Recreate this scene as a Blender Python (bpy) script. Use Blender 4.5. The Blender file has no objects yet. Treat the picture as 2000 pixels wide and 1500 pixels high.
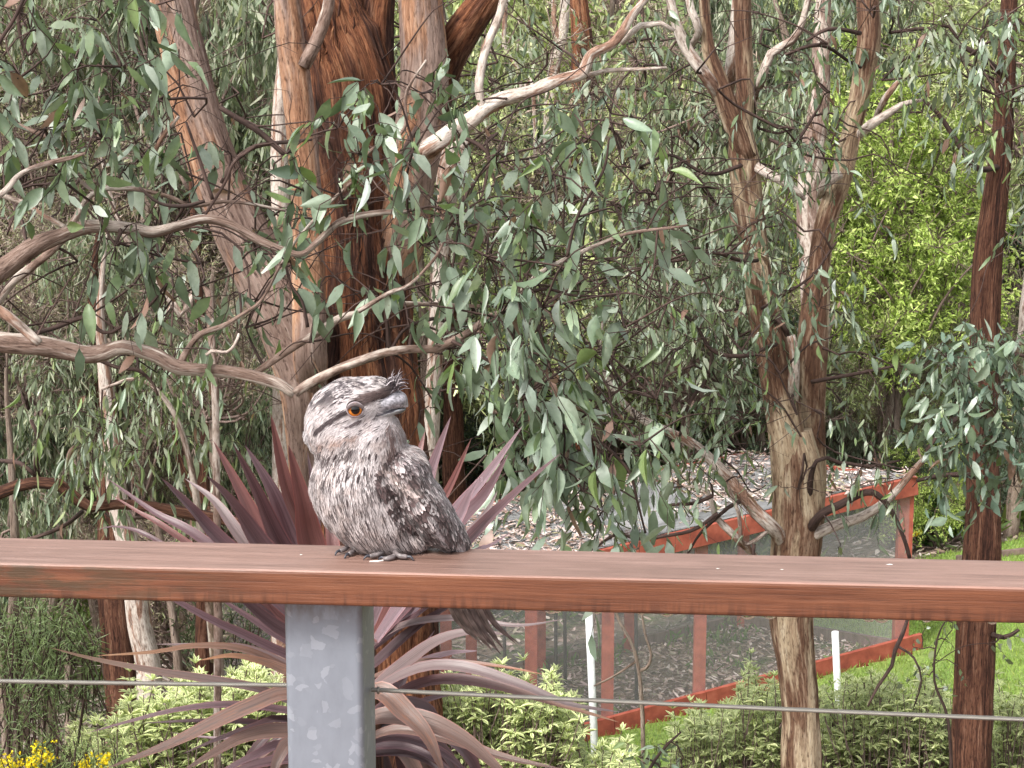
import bpy, math, random
import numpy as np
from mathutils import Vector, Matrix
R = math.radians
rng = np.random.default_rng(7)
random.seed(7)
SC = bpy.context.scene
COL = SC.collection

# ------------------------------------------------------------------ camera, sky, sun, exposure
CAMZ = 6.5; PITCH = R(10.0); F = 3500.0
cd = bpy.data.cameras.new('camera'); cam = bpy.data.objects.new('camera', cd); COL.objects.link(cam)
cam.location = (0, 0, CAMZ); cam.rotation_euler = (R(90) - PITCH, 0, 0)
cd.sensor_width = 36; cd.lens = 36 * F / 2000; cd.clip_start = 0.05; cd.clip_end = 600
SC.camera = cam
W = bpy.data.worlds.new('World'); SC.world = W; W.use_nodes = True
nt = W.node_tree; bg = nt.nodes['Background']
sky = nt.nodes.new('ShaderNodeTexSky'); sky.sky_type = 'NISHITA'; sky.sun_disc = False
SUN_EL, SUN_AZ = R(48), R(222)
sky.sun_elevation = SUN_EL; sky.sun_rotation = SUN_AZ
sky.dust_density = 4.0; sky.air_density = 1.2; sky.ozone_density = 1.0
hs = nt.nodes.new('ShaderNodeHueSaturation'); hs.inputs['Saturation'].default_value = 0.14
nt.links.new(sky.outputs[0], hs.inputs['Color']); nt.links.new(hs.outputs[0], bg.inputs[0])
bg.inputs[1].default_value = 0.12
sl = bpy.data.lights.new('sun', 'SUN'); sl.energy = 1.5; sl.angle = R(12); sl.color = (1, .95, .88)
so = bpy.data.objects.new('sun', sl); COL.objects.link(so)
sd = Vector((math.sin(SUN_AZ) * math.cos(SUN_EL), math.cos(SUN_AZ) * math.cos(SUN_EL), math.sin(SUN_EL)))
so.rotation_euler = sd.to_track_quat('Z', 'Y').to_euler()
SC.view_settings.view_transform = 'Standard'; SC.view_settings.look = 'None'
SC.view_settings.gamma = 1.0; SC.view_settings.use_curve_mapping = False
SC.view_settings.exposure = 1.55
SC.cycles.max_bounces = 7; SC.cycles.diffuse_bounces = 4; SC.cycles.transparent_max_bounces = 24
SC.cycles.glossy_bounces = 3; SC.cycles.use_denoising = True
SC.cycles.sample_clamp_indirect = 6

# ------------------------------------------------------------------ helpers
SP, CP = math.sin(PITCH), math.cos(PITCH)
def ray(px, py):
    dx = (px - 1000) / F; dy = -(py - 750) / F
    return np.array([dx, CP + dy * SP, -SP + dy * CP])
def P(px, py, d):
    """point seen at photo pixel (px,py) standing d metres out (world y)"""
    v = ray(px, py); return np.array([0, 0, CAMZ]) + v * (d / v[1])
def S(py, d):
    """metres per photo pixel there"""
    return d / ray(1000, py)[1] / F
def PP(L):
    return np.array([P(*l) for l in L])
def proj(V):
    V = np.asarray(V, float); q = V - np.array([0, 0, CAMZ])
    t = q[..., 1] * CP - q[..., 2] * SP; up = q[..., 1] * SP + q[..., 2] * CP
    return 1000 + F * q[..., 0] / t, 750 - F * up / t, t
PB, PC = .1425, -.0574
def g0(x, y): return 0.72 + PB * (x - .82) + PC * (y - 15.0)
def sst(a, b, x):
    t = np.clip((x - a) / (b - a), 0, 1); return t * t * (3 - 2 * t)
def g(x, y):
    x = np.asarray(x, float); y = np.asarray(y, float)
    xx = np.clip(x, -9, 9); yc = np.clip(y, 2, 24)
    z = g0(xx, yc)
    hs_ = 20 + 3.5 * sst(-3, 4, x)
    h = np.maximum(0, y - hs_)
    z = z + h * .38 * sst(0, 6, h)
    z = z + .10 * np.sin(x * 1.1 + y * .5) * sst(20, 26, y) + .25 * np.sin(x * .3 + 2) * sst(22, 34, y)
    z = z - np.maximum(0, 3 - y) * .0
    return z
def G(px, py):
    v = ray(px, py); lo, hi = 3.0, 90.0
    f = lambda d: (CAMZ + v[2] * d / v[1]) - float(g(v[0] * d / v[1], d))
    for d in np.arange(3, 90, .25):
        if f(d) < 0: hi = d; lo = d - .25; break
    for _ in range(20):
        m = (lo + hi) / 2
        if f(m) < 0: hi = m
        else: lo = m
    return P(px, py, hi)

def hsh(i):
    i = i.astype(np.uint32)
    i = (i ^ (i >> 16)) * np.uint32(0x45d9f3b); i = (i ^ (i >> 16)) * np.uint32(0x45d9f3b); i = i ^ (i >> 16)
    return (i & np.uint32(0xffffff)).astype(float) / 0xffffff
def vn(p, seed=0):
    p = np.asarray(p, float); f = np.floor(p); t = p - f; t = t * t * (3 - 2 * t); i = f.astype(np.int64)
    out = 0
    for a in (0, 1):
        for b in (0, 1):
            for c in (0, 1):
                k = ((i[:, 0] + a) * 73856093 ^ (i[:, 1] + b) * 19349663 ^ (i[:, 2] + c) * 83492791 ^ seed * 7919) & 0xffffffff
                w = (t[:, 0] if a else 1 - t[:, 0]) * (t[:, 1] if b else 1 - t[:, 1]) * (t[:, 2] if c else 1 - t[:, 2])
                out = out + w * hsh(k)
    return out
def nz(v):
    v = np.asarray(v, float); return v / np.maximum(1e-9, np.linalg.norm(v, axis=-1, keepdims=True))

def mk_mesh(name, V, Q=None, T=None, attrs=None, smooth=True):
    V = np.asarray(V, np.float32).reshape(-1, 3)
    Q = np.zeros((0, 4), np.int32) if Q is None or len(Q) == 0 else np.asarray(Q, np.int32).reshape(-1, 4)
    T = np.zeros((0, 3), np.int32) if T is None or len(T) == 0 else np.asarray(T, np.int32).reshape(-1, 3)
    m = bpy.data.meshes.new(name)
    m.vertices.add(len(V)); m.vertices.foreach_set('co', V.ravel())
    nl = len(Q) * 4 + len(T) * 3; m.loops.add(nl)
    m.loops.foreach_set('vertex_index', np.concatenate([Q.ravel(), T.ravel()]).astype(np.int32))
    m.polygons.add(len(Q) + len(T))
    ls = np.concatenate([np.arange(len(Q)) * 4, len(Q) * 4 + np.arange(len(T)) * 3]).astype(np.int32)
    m.polygons.foreach_set('loop_start', ls)
    m.polygons.foreach_set('use_smooth', np.full(len(ls), bool(smooth)))
    for k, a in (attrs or {}).items():
        a = np.asarray(a, np.float32)
        if k == 'col':
            if a.shape[1] == 3: a = np.concatenate([a, np.ones((len(a), 1), np.float32)], 1)
            at = m.attributes.new('col', 'FLOAT_COLOR', 'POINT'); at.data.foreach_set('color', a.ravel())
        else:
            at = m.attributes.new(k, 'FLOAT_VECTOR', 'POINT'); at.data.foreach_set('vector', a.ravel())
    m.update(calc_edges=True); m.validate()
    return m
def link(name, mesh, mat=None, parent=None):
    o = bpy.data.objects.new(name, mesh); COL.objects.link(o)
    if mat is not None and mesh is not None and len(mesh.materials) == 0: mesh.materials.append(mat)
    if parent is not None: o.parent = parent
    return o
def tag(o, label=None, cat=None, group=None, kind=None):
    if label: o['label'] = label
    if cat: o['category'] = cat
    if group: o['group'] = group
    if kind: o['kind'] = kind
    return o
def empty(name, loc=(0, 0, 0)):
    # parts are written in world coordinates, so the empty keeps an identity-free offset through the inverse
    o = bpy.data.objects.new(name, None); COL.objects.link(o); o.location = [float(c) for c in loc]
    o.empty_display_size = .2
    return o
def child(name, mesh, mat, parent, kind=None, label=None):
    o = link(name, mesh, mat); o.parent = parent
    t = parent
    M = Matrix.Identity(4)
    chain = []
    while t is not None:
        chain.append(Matrix.LocRotScale(t.location, t.rotation_euler, t.scale) if not t.get('_inv') else t.matrix_parent_inverse @ Matrix.LocRotScale(t.location, t.rotation_euler, t.scale)); t = t.parent
    for c in reversed(chain): M = M @ c
    o.matrix_parent_inverse = M.inverted()
    o['_inv'] = 1
    if kind: o['kind'] = kind
    if label: o['label'] = label
    return o

class Buf:
    def __init__(s): s.V = []; s.Q = []; s.T = []; s.A = []; s.n = 0
    def add(s, V, Q=None, T=None, A=None):
        V = np.asarray(V, float).reshape(-1, 3)
        if Q is not None and len(Q): s.Q.append(np.asarray(Q, np.int64).reshape(-1, 4) + s.n)
        if T is not None and len(T): s.T.append(np.asarray(T, np.int64).reshape(-1, 3) + s.n)
        s.V.append(V); s.A.append(np.zeros((len(V), 3)) if A is None else np.broadcast_to(np.asarray(A, float), (len(V), 3))); s.n += len(V)
    def mesh(s, name, attr='col', smooth=True):
        if not s.V: s.add([[0, 0, 0]])
        return mk_mesh(name, np.concatenate(s.V), np.concatenate(s.Q) if s.Q else None, np.concatenate(s.T) if s.T else None,
                       {attr: np.concatenate(s.A)}, smooth)

def resample(pts, rad, step):
    pts = np.asarray(pts, float); rad = np.asarray(rad, float)
    n = len(pts)
    if n == 2:
        k = max(2, int(np.linalg.norm(pts[1] - pts[0]) / step)); t = np.linspace(0, 1, k + 1)[:, None]
        return pts[0] * (1 - t) + pts[1] * t, rad[0] * (1 - t[:, 0]) + rad[1] * t[:, 0]
    e = np.vstack([2 * pts[0] - pts[1], pts, 2 * pts[-1] - pts[-2]]); er = np.concatenate([[rad[0]], rad, [rad[-1]]])
    O = []; OR = []
    for i in range(1, n):
        p0, p1, p2, p3 = e[i - 1], e[i], e[i + 1], e[i + 2]
        k = max(1, int(round(np.linalg.norm(p2 - p1) / step)))
        t = (np.arange(k) / k)[:, None]
        O.append(.5 * (2 * p1 + (p2 - p0) * t + (2 * p0 - 5 * p1 + 4 * p2 - p3) * t ** 2 + (3 * p1 - p0 - 3 * p2 + p3) * t ** 3))
        OR.append(er[i] + (er[i + 1] - er[i]) * t[:, 0])
    O.append(pts[-1:]); OR.append(rad[-1:])
    return np.concatenate(O), np.concatenate(OR)
def tube(pts, rad, sides=8, noise=0., nf=(6, 3), seed=0, cap=True, ridge=0.):
    pts = np.asarray(pts, float); n = len(pts)
    rad = np.broadcast_to(np.asarray(rad, float), (n,))
    T = nz(np.gradient(pts, axis=0))
    a = np.array([0, 0, 1.]) if abs(T[0][2]) < .8 else np.array([1., 0, 0])
    N = np.zeros_like(pts); N[0] = nz(a - T[0] * (a @ T[0]))
    for i in range(1, n):
        v = N[i - 1] - T[i] * (N[i - 1] @ T[i]); N[i] = nz(v)
    B = np.cross(T, N)
    th = np.arange(sides) * 2 * math.pi / sides; c, s = np.cos(th), np.sin(th)
    L = np.concatenate([[0], np.cumsum(np.linalg.norm(np.diff(pts, axis=0), axis=1))])
    rr = rad[:, None] * np.ones(sides)
    bark = np.stack([c[None] * rad.max() + 0 * rr, s[None] * rad.max() + 0 * rr, L[:, None] + 0 * rr], -1).reshape(-1, 3)
    if noise or ridge:
        q = np.stack([np.tile(c, n), np.tile(s, n), np.repeat(L, sides)], -1)
        dn = (vn(q * [1.2, 1.2, nf[1]], seed) - .5) * 2 * noise
        if ridge:
            fr = vn(q * [nf[0], nf[0], nf[1] * .8], seed + 3); fr2 = vn(q * [nf[0] * 2.1, nf[0] * 2.1, nf[1] * 1.7], seed + 5)
            dn = dn + ridge * ((1 - np.abs(fr * 2 - 1)) * .65 + fr2 * .35 - .5)
        rr = rr * (1 + dn.reshape(n, sides))
    V = pts[:, None] + rr[..., None] * (c[None, :, None] * N[:, None] + s[None, :, None] * B[:, None])
    V = V.reshape(-1, 3)
    i = np.arange(n - 1)[:, None] * sides; j = np.arange(sides)[None]; j2 = (j + 1) % sides
    Q = np.stack([i + j, i + j2, i + sides + j2, i + sides + j], -1).reshape(-1, 4)
    Tn = None
    if cap and sides > 3:
        V = np.vstack([V, pts[:1], pts[-1:]]); bark = np.vstack([bark, bark[:1], bark[-1:]])
        k0, k1 = n * sides, n * sides + 1; jj = np.arange(sides)
        Tn = np.concatenate([np.stack([np.full(sides, k0), (jj + 1) % sides, jj], -1),
                             np.stack([np.full(sides, k1), (n - 1) * sides + jj, (n - 1) * sides + (jj + 1) % sides], -1)])
    return V, Q, Tn, bark
def boxm(c0, ax, ay, az):
    """box from a corner and three edge vectors"""
    c0, ax, ay, az = map(lambda v: np.asarray(v, float), (c0, ax, ay, az))
    V = np.array([c0 + a * ax + b * ay + c * az for a in (0, 1) for b in (0, 1) for c in (0, 1)])
    Q = [[0, 1, 3, 2], [4, 6, 7, 5], [0, 4, 5, 1], [2, 3, 7, 6], [0, 2, 6, 4], [1, 5, 7, 3]]
    return V, Q
def bevel_obj(o, w, seg=3):
    m = o.modifiers.new('bevel', 'BEVEL'); m.width = w; m.segments = seg; m.limit_method = 'ANGLE'
    return o

# leaf templates : rows (t, halfwidth), columns = 2 or 3, plus bend
NEAR = [(0, .05), (.12, .55), (.32, .98), (.55, .95), (.78, .6), (.92, .26), (1, .02)]
MID = [(0, .06), (.3, .95), (.65, .8), (1, .03)]
LOW = [(0, .1), (.42, 1.0), (1, .05)]
def leaves(pos, d, nrm, ln, wd, bend, col, tpl, cols3=False, edge=None, fold=.25, twist=0.0):
    pos = np.asarray(pos, float); N = len(pos); d = nz(d); side = nz(np.cross(d, nrm)); nn = np.cross(side, d)
    ln = np.broadcast_to(ln, (N,))[:, None]; wd = np.broadcast_to(wd, (N,))[:, None]; bend = np.broadcast_to(bend, (N,))[:, None]
    K = len(tpl); C = 3 if cols3 else 2
    V = np.zeros((N, K, C, 3)); A = np.zeros((N, K, C, 3)); col = np.broadcast_to(np.asarray(col, float), (N, 3))
    for k, (t, h) in enumerate(tpl):
        c = pos + d * ln * t + nn * ln * bend * (t * t) + side * ln * bend * .5 * (t * (1 - t)) * 2
        xs = (-1, 0, 1) if cols3 else (-1, 1)
        for j, x in enumerate(xs):
            V[:, k, j] = c + side * wd * h * x * .5 + (nn * wd * fold * h * abs(x) * .5 if cols3 else nn * wd * .12 * x)
            A[:, k, j] = col
            if cols3:
                A[:, k, j] = (edge if (x != 0 and edge is not None) else (col * (1.22 if x == 0 and edge is None else 1.0)))
    base = np.arange(N)[:, None, None] * K * C; kk = np.arange(K - 1)[None, :, None] * C; jj = np.arange(C - 1)[None, None]
    a = base + kk + jj
    Q = np.stack([a, a + 1, a + C + 1, a + C], -1).reshape(-1, 4)
    return V.reshape(-1, 3), Q, A.reshape(-1, 3)

# ------------------------------------------------------------------ materials
class NT:
    def __init__(s, name):
        s.m = bpy.data.materials.new(name); s.m.use_nodes = True; s.t = s.m.node_tree
        s.b = s.t.nodes['Principled BSDF']; s.out = s.t.nodes['Material Output']
    def n(s, ty, **kw):
        o = s.t.nodes.new('ShaderNode' + ty)
        for k, v in kw.items():
            if hasattr(o, k) and k not in o.inputs: setattr(o, k, v)
            else: o.inputs[k].default_value = v
        return o
    def l(s, a, b): s.t.links.new(a, b)
    def ramp(s, fac, stops):
        r = s.n('ValToRGB'); e = r.color_ramp.elements
        while len(e) < len(stops): e.new(.5)
        for i, (p, c) in enumerate(stops): e[i].position = p; e[i].color = (*c, 1)
        s.l(fac, r.inputs[0]); return r.outputs[0]
    def mix(s, f, a, b, mode='MIX'):
        m = s.n('Mix', data_type='RGBA', blend_type=mode)
        for sock, v in ((m.inputs[0], f), (m.inputs[6], a), (m.inputs[7], b)):
            if hasattr(v, 'links'): s.l(v, sock)
            else: sock.default_value = v if not isinstance(v, tuple) else (*v, 1)
        return m.outputs[2]
    def noise(s, vec, scale, detail=4, rough=.6):
        k = s.n('TexNoise', Scale=scale, Detail=detail, Roughness=rough)
        if vec is not None: s.l(vec, k.inputs['Vector'])
        return k.outputs['Fac']
    def mapv(s, vec, sc, loc=(0, 0, 0)):
        k = s.n('Mapping'); s.l(vec, k.inputs[0]); k.inputs['Scale'].default_value = sc; k.inputs['Location'].default_value = loc
        return k.outputs[0]
    def attr(s, name, vec=True):
        a = s.n('Attribute', attribute_name=name); return a.outputs['Vector'] if vec else a.outputs['Color']
    def bump(s, h, dist, strength=1.0):
        b = s.n('Bump', Strength=strength, Distance=dist); s.l(h, b.inputs['Height']); s.l(b.outputs[0], s.b.inputs['Normal'])
def mat_leaf(name, rough=.5, trans=.3, spec=.5, noise=0.25, tint=(1.1, 1.25, .6)):
    k = NT(name); c = k.attr('col', False)
    tc = k.n('TexCoord')
    if noise:
        ge = k.n('NewGeometry'); nz_ = k.noise(ge.outputs['Position'], 45, 3)
        r = k.ramp(nz_, [(.25, (1 - noise * 2, 1 - noise * 1.6, 1 - noise * 2)), (.75, (1 + noise * 2,) * 3)])
        c = k.mix(1.0, c, r, 'MULTIPLY')
        sp_ = k.noise(ge.outputs['Position'], 130, 2); c = k.mix(k.ramp(sp_, [(.66, (0, 0, 0)), (.72, (.6, .6, .6))]), c, (.16, .09, .05))
    k.l(c, k.b.inputs['Base Color']); k.b.inputs['Roughness'].default_value = rough
    k.b.inputs['Specular IOR Level'].default_value = spec
    tr = k.n('BsdfTranslucent'); k.l(k.mix(1.0, c, tint, 'MULTIPLY'), tr.inputs[0])
    mx = k.n('MixShader'); mx.inputs[0].default_value = trans
    k.l(k.b.outputs[0], mx.inputs[1]); k.l(tr.outputs[0], mx.inputs[2]); k.l(mx.outputs[0], k.out.inputs[0])
    return k.m
def mat_bark(name, stops, patch=None, fib=(60, 60, 5), bumpd=.006, rough=.85, pscale=3.5, pthr=(.5, .6), grey=None):
    k = NT(name); v = k.attr('bark')
    wv = k.n('TexNoise', Scale=5.0, Detail=2.0); k.l(v, wv.inputs['Vector'])
    va = k.n('VectorMath', operation='MULTIPLY_ADD'); k.l(wv.outputs['Color'], va.inputs[0]); va.inputs[1].default_value = (.05, .05, .05); k.l(v, va.inputs[2])
    f0 = k.noise(k.mapv(va.outputs[0], fib), 1.0, 8, .72)
    f1 = k.noise(k.mapv(va.outputs[0], (fib[0] * .22, fib[1] * .22, fib[2] * .3)), 1.0, 5, .65)
    f = k.mix(.42, f0, f1); f_ = k.n('MapRange'); k.l(f, f_.inputs[0]); f_.inputs[1].default_value = .30; f_.inputs[2].default_value = .70; f_.inputs[3].default_value = .15; f_.inputs[4].default_value = .85; f = f_.outputs[0]
    c = k.ramp(f, stops)
    big = k.noise(k.mapv(v, (pscale, pscale, pscale * .24)), 1.0, 5, .6)
    if patch:
        c2 = k.ramp(f, patch)
        pm = k.ramp(big, [(pthr[0], (0, 0, 0)), (pthr[1], (1, 1, 1))])
        c = k.mix(pm, c, c2)
    sp = k.noise(k.mapv(v, (70, 70, 25)), 1.0, 3)
    c = k.mix(1.0, c, k.ramp(sp, [(.30, (.35, .3, .28)), (.46, (1, 1, 1)), (.62, (1.05, 1.05, 1.05)), (.8, (1.4, 1.35, 1.3))]), 'MULTIPLY')
    vor = k.n('TexVoronoi', Scale=1.0); k.l(k.mapv(va.outputs[0], (14, 14, 6)), vor.inputs['Vector'])
    c = k.mix(1.0, c, k.ramp(vor.outputs['Distance'], [(.0, (.35, .25, .2)), (.12, (1, 1, 1))]), 'MULTIPLY')
    k.l(c, k.b.inputs['Base Color']); k.b.inputs['Roughness'].default_value = rough
    k.b.inputs['Specular IOR Level'].default_value = .25
    h = k.mix(.3, f, sp); k.bump(h, bumpd * 1.6, 1.0)
    return k.m
def mat_plain(name, col, rough=.7, spec=.4):
    k = NT(name); tc = k.n('TexCoord'); n = k.noise(tc.outputs['Object'], 30, 4)
    k.l(k.mix(1.0, col, k.ramp(n, [(.2, (.75,) * 3), (.8, (1.2,) * 3)]), 'MULTIPLY'), k.b.inputs['Base Color'])
    k.b.inputs['Roughness'].default_value = rough; k.b.inputs['Specular IOR Level'].default_value = spec
    return k.m
def mat_col(name, rough=.8, spec=.3):
    k = NT(name); k.l(k.attr('col', False), k.b.inputs['Base Color'])
    k.b.inputs['Roughness'].default_value = rough; k.b.inputs['Specular IOR Level'].default_value = spec
    return k.m
M = {}
M['leaf'] = mat_leaf('gum leaf', .38, .25, .6, .12)
M['bgleaf'] = mat_leaf('background leaf', .55, .3, .4, 0)
M['varleaf'] = mat_leaf('variegated leaf', .5, .2, .4, .15)
M['litter'] = mat_col('litter', .8)
M['twig'] = mat_bark('twig bark', [(.3, (.02, .012, .010)), (.6, (.06, .036, .03)), (.8, (.13, .09, .075))], bumpd=.001)
M['red'] = mat_bark('stringy red bark', [(.2, (.014, .006, .004)), (.38, (.10, .034, .018)), (.55, (.27, .105, .05)), (.75, (.48, .27, .15))],
                    patch=[(.3, (.014, .007, .006)), (.5, (.06, .024, .016)), (.75, (.20, .10, .07))], fib=(75, 75, 6), bumpd=.02, pthr=(.46, .56), pscale=4)
M['pink'] = mat_bark('smooth pinkish bark', [(.2, (.035, .02, .016)), (.38, (.15, .098, .08)), (.58, (.26, .185, .155)), (.8, (.42, .34, .30))],
                     patch=[(.25, (.09, .035, .02)), (.48, (.30, .155, .09)), (.75, (.48, .32, .22))], fib=(60, 60, 5), bumpd=.012, pthr=(.5, .58), pscale=5)
M['tan'] = mat_bark('tan gum bark', [(.2, (.05, .028, .018)), (.38, (.25, .17, .11)), (.56, (.40, .31, .21)), (.8, (.58, .50, .39))],
                    patch=[(.25, (.03, .016, .012)), (.5, (.12, .06, .036)), (.78, (.34, .24, .17))], fib=(60, 60, 5), bumpd=.012, pthr=(.46, .53), pscale=6)
M['dark'] = mat_bark('dark stringy bark', [(.3, (.016, .007, .006)), (.45, (.07, .028, .018)), (.6, (.17, .075, .045)), (.78, (.33, .20, .14))],
                     fib=(80, 80, 5), bumpd=.02)
M['pale'] = mat_bark('pale smooth bark', [(.2, (.14, .10, .08)), (.45, (.36, .30, .26)), (.75, (.58, .53, .48))],
                     patch=[(.3, (.10, .055, .04)), (.55, (.24, .14, .10)), (.8, (.35, .25, .2))], fib=(60, 60, 24), bumpd=.004, pthr=(.52, .57), pscale=11)
M['bgtwig'] = mat_bark('pale twig bark', [(.3, (.10, .07, .058)), (.6, (.20, .145, .125)), (.8, (.32, .26, .23))], bumpd=.001)
M['branch'] = mat_bark('brown branch bark', [(.2, (.035, .02, .015)), (.42, (.14, .09, .07)), (.75, (.27, .20, .17))],
                       patch=[(.2, (.16, .11, .085)), (.5, (.36, .30, .26)), (.8, (.5, .45, .4))], fib=(70, 70, 26), bumpd=.004, pthr=(.50, .54), pscale=10)
# ------------------------------------------------------------------ ground
def grid_sheet(xs, ys, zoff=0., fn=None):
    X, Y = np.meshgrid(xs, ys); Z = g(X, Y) + zoff
    if fn is not None: Z = Z + fn(X, Y)
    V = np.stack([X, Y, Z], -1).reshape(-1, 3); nx, ny = len(xs), len(ys)
    i = (np.arange(ny - 1)[:, None] * nx + np.arange(nx - 1)[None]).ravel()
    return V, np.stack([i, i + 1, i + nx + 1, i + nx], -1)
xs = np.unique(np.concatenate([np.linspace(-70, -12, 30), np.linspace(-12, 12, 121), np.linspace(12, 70, 30)]))
ys = np.unique(np.concatenate([np.linspace(-15, 8, 20), np.linspace(8, 40, 161), np.linspace(40, 120, 40)]))
V, Q = grid_sheet(xs, ys, 0, lambda x, y: .05 * (vn(np.stack([x.ravel() * 2, y.ravel() * 2, 0 * x.ravel()], -1)).reshape(x.shape) - .5))
k = NT('forest floor'); tc = k.n('TexCoord'); ov = tc.outputs['Object']
n1 = k.noise(ov, 14, 8, .75); n2 = k.noise(ov, .55, 3); n3 = k.noise(ov, 3, 4)
c1 = k.ramp(n1, [(.3, (.06, .042, .033)), (.48, (.19, .135, .105)), (.62, (.34, .26, .21)), (.75, (.5, .41, .35))])
c2 = k.ramp(n1, [(.3, (.035, .05, .015)), (.6, (.11, .17, .04)), (.8, (.2, .27, .08))])
mk_ = k.ramp(k.mix(.4, n2, n3), [(.5, (0, 0, 0)), (.58, (1, 1, 1))])
k.l(k.mix(mk_, c1, c2), k.b.inputs['Base Color']); k.b.inputs['Roughness'].default_value = .95; k.bump(n1, .04)
tag(link('ground', mk_mesh('ground', V, Q), k.m), kind='structure')

# enclosure corners on the ground
A_ = G(1192, 1436); B_ = G(1772, 1278); C_ = G(1450, 1222)
fdir = nz((A_ - B_)[:2]); FL = B_.copy(); FL[:2] = B_[:2] + fdir * 5.6; FL[2] = g(FL[0], FL[1])
bk = G(880, 1350); bdir = nz((bk - C_)[:2]); BL = C_.copy(); BL[:2] = C_[:2] + bdir * 5.4; BL[2] = g(BL[0], BL[1])
HT = 1.66

# lawn: sheet in front of and to the right of the enclosure
def side_of_front(x, y):   # >0 on the house side of the front wall line
    n = np.array([fdir[1], -fdir[0]]); n = n if (n @ (np.array([0, 0]) - B_[:2])) > 0 else -n
    return (x - B_[0]) * n[0] + (y - B_[1]) * n[1]
sdir = nz((C_ - B_)[:2])
def right_of_side(x, y):
    n = np.array([sdir[1], -sdir[0]]); n = n if n[0] > 0 else -n
    return (x - B_[0]) * n[0] + (y - B_[1]) * n[1]
def in_lawn(x, y):
    a = side_of_front(x, y) > .03; b = (right_of_side(x, y) > .03)
    w = .35 * np.sin(x * 1.3) + .2 * np.sin(x * 3.1)
    back = y < 18.4 + w + .25 * x
    near = y > 10.5 + w * .4
    left = x > -.6 + .2 * np.sin(y * 2)
    return (a | b) & back & near & left & ~((x < C_[0] + .3) & (y > B_[1] + .0) & ~a & ~b)
X, Y = np.meshgrid(np.arange(-1.2, 12, .09), np.arange(10, 23, .09))
keep = in_lawn(X, Y); V = np.stack([X, Y, g(X, Y) + .035], -1).reshape(-1, 3)
nx, ny = X.shape[1], X.shape[0]; i = (np.arange(ny - 1)[:, None] * nx + np.arange(nx - 1)[None])
kq = keep[:-1, :-1] & keep[1:, :-1] & keep[:-1, 1:] & keep[1:, 1:]; i = i[kq]
k = NT('lawn turf'); tc = k.n('TexCoord'); n1 = k.noise(tc.outputs['Object'], 22, 6, .7); n2 = k.noise(tc.outputs['Object'], 1.2, 3)
c = k.mix(1.0, k.ramp(n1, [(.3, (.11, .16, .035)), (.55, (.21, .30, .07)), (.8, (.33, .41, .13))]), k.ramp(n2, [(.3, (.8, .85, .8)), (.7, (1.15, 1.1, 1.0))]), 'MULTIPLY')
k.l(c, k.b.inputs['Base Color']); k.b.inputs['Roughness'].default_value = .9; k.bump(n1, .03)
tag(link('lawn', mk_mesh('lawn', V, np.stack([i, i + 1, i + nx + 1, i + nx], -1)), k.m), kind='structure')
# grass blades
def pts_in(n, x0, x1, y0, y1, fn):
    x = rng.uniform(x0, x1, n * 3); y = rng.uniform(y0, y1, n * 3); m = fn(x, y); return x[m][:n], y[m][:n]
x, y = pts_in(70000, -.8, 7.5, 10.4, 21.8, in_lawn)
N = len(x); pos = np.stack([x, y, g(x, y) + .03], -1)
d = nz(np.stack([rng.normal(0, .45, N), rng.normal(0, .45, N), np.ones(N)], -1))
gc = np.array([.24, .34, .07])[None] * rng.uniform(.6, 1.35, (N, 1)) * (1 + rng.normal(0, .08, (N, 3)))
gc *= (.8 + .5 * vn(np.stack([x * 1.3, y * 1.3, 0 * x], -1)))[:, None]
V, Q, A = leaves(pos, d, nz(rng.normal(0, 1, (N, 3))), rng.uniform(.03, .075, N), .007, rng.uniform(-.3, .3, N), gc, LOW)
tag(link('grass', mk_mesh('grass', V, Q, attrs={'col': A}), M['bgleaf']), 'short bright green lawn grass beside the red framed net cage', 'grass', kind='stuff')

# garden bed in the enclosure: leaf litter
def in_bed(x, y):
    # between front wall and back wall lines, left of the side wall
    nb = np.array([bdir[1], -bdir[0]]); nb = nb if (nb @ (A_[:2] - C_[:2])) > 0 else -nb
    return (side_of_front(x, y) < -.05) & (right_of_side(x, y) < -.05) & (((x - C_[0]) * nb[0] + (y - C_[1]) * nb[1]) > -.1)
def litter(name, x, y, z, label, smin=.03, smax=.09, pal=None, flat=.35):
    N = len(x); pos = np.stack([x, y, z], -1); a = rng.uniform(0, 6.28, N)
    d = np.stack([np.cos(a), np.sin(a), rng.normal(0, flat * .5, N)], -1)
    nn = nz(np.stack([rng.normal(0, flat, N), rng.normal(0, flat, N), np.ones(N)], -1))
    pal = np.array(pal if pal is not None else [(.44, .35, .30), (.34, .25, .21), (.58, .50, .46), (.17, .12, .09), (.42, .32, .30), (.27, .24, .18)])
    c = pal[rng.integers(0, len(pal), N)] * rng.uniform(.7, 1.25, (N, 1)); ln = rng.uniform(smin, smax, N)
    V, Q, A = leaves(pos, d, nn, ln, ln * rng.uniform(.16, .42, N), rng.uniform(-.35, .35, N), c, MID)
    return tag(link(name, mk_mesh(name, V, Q, attrs={'col': A}), M['litter']), label, 'leaf litter', kind='stuff')
x, y = pts_in(9000, -2.5, 4.5, 14, 20, in_bed); litter('fallen_leaves', x, y, g(x, y) + .04, 'brown fallen leaves on the dark soil inside the net cage')
def hillside(x, y): return ~in_lawn(x, y) & ~in_bed(x, y)
x, y = pts_in(26000, -7, 7, 12, 34, hillside)
litter('leaf_litter', x, y, g(x, y) + .04, 'brown and grey leaf litter over the slope between the trees', .05, .13)
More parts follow.
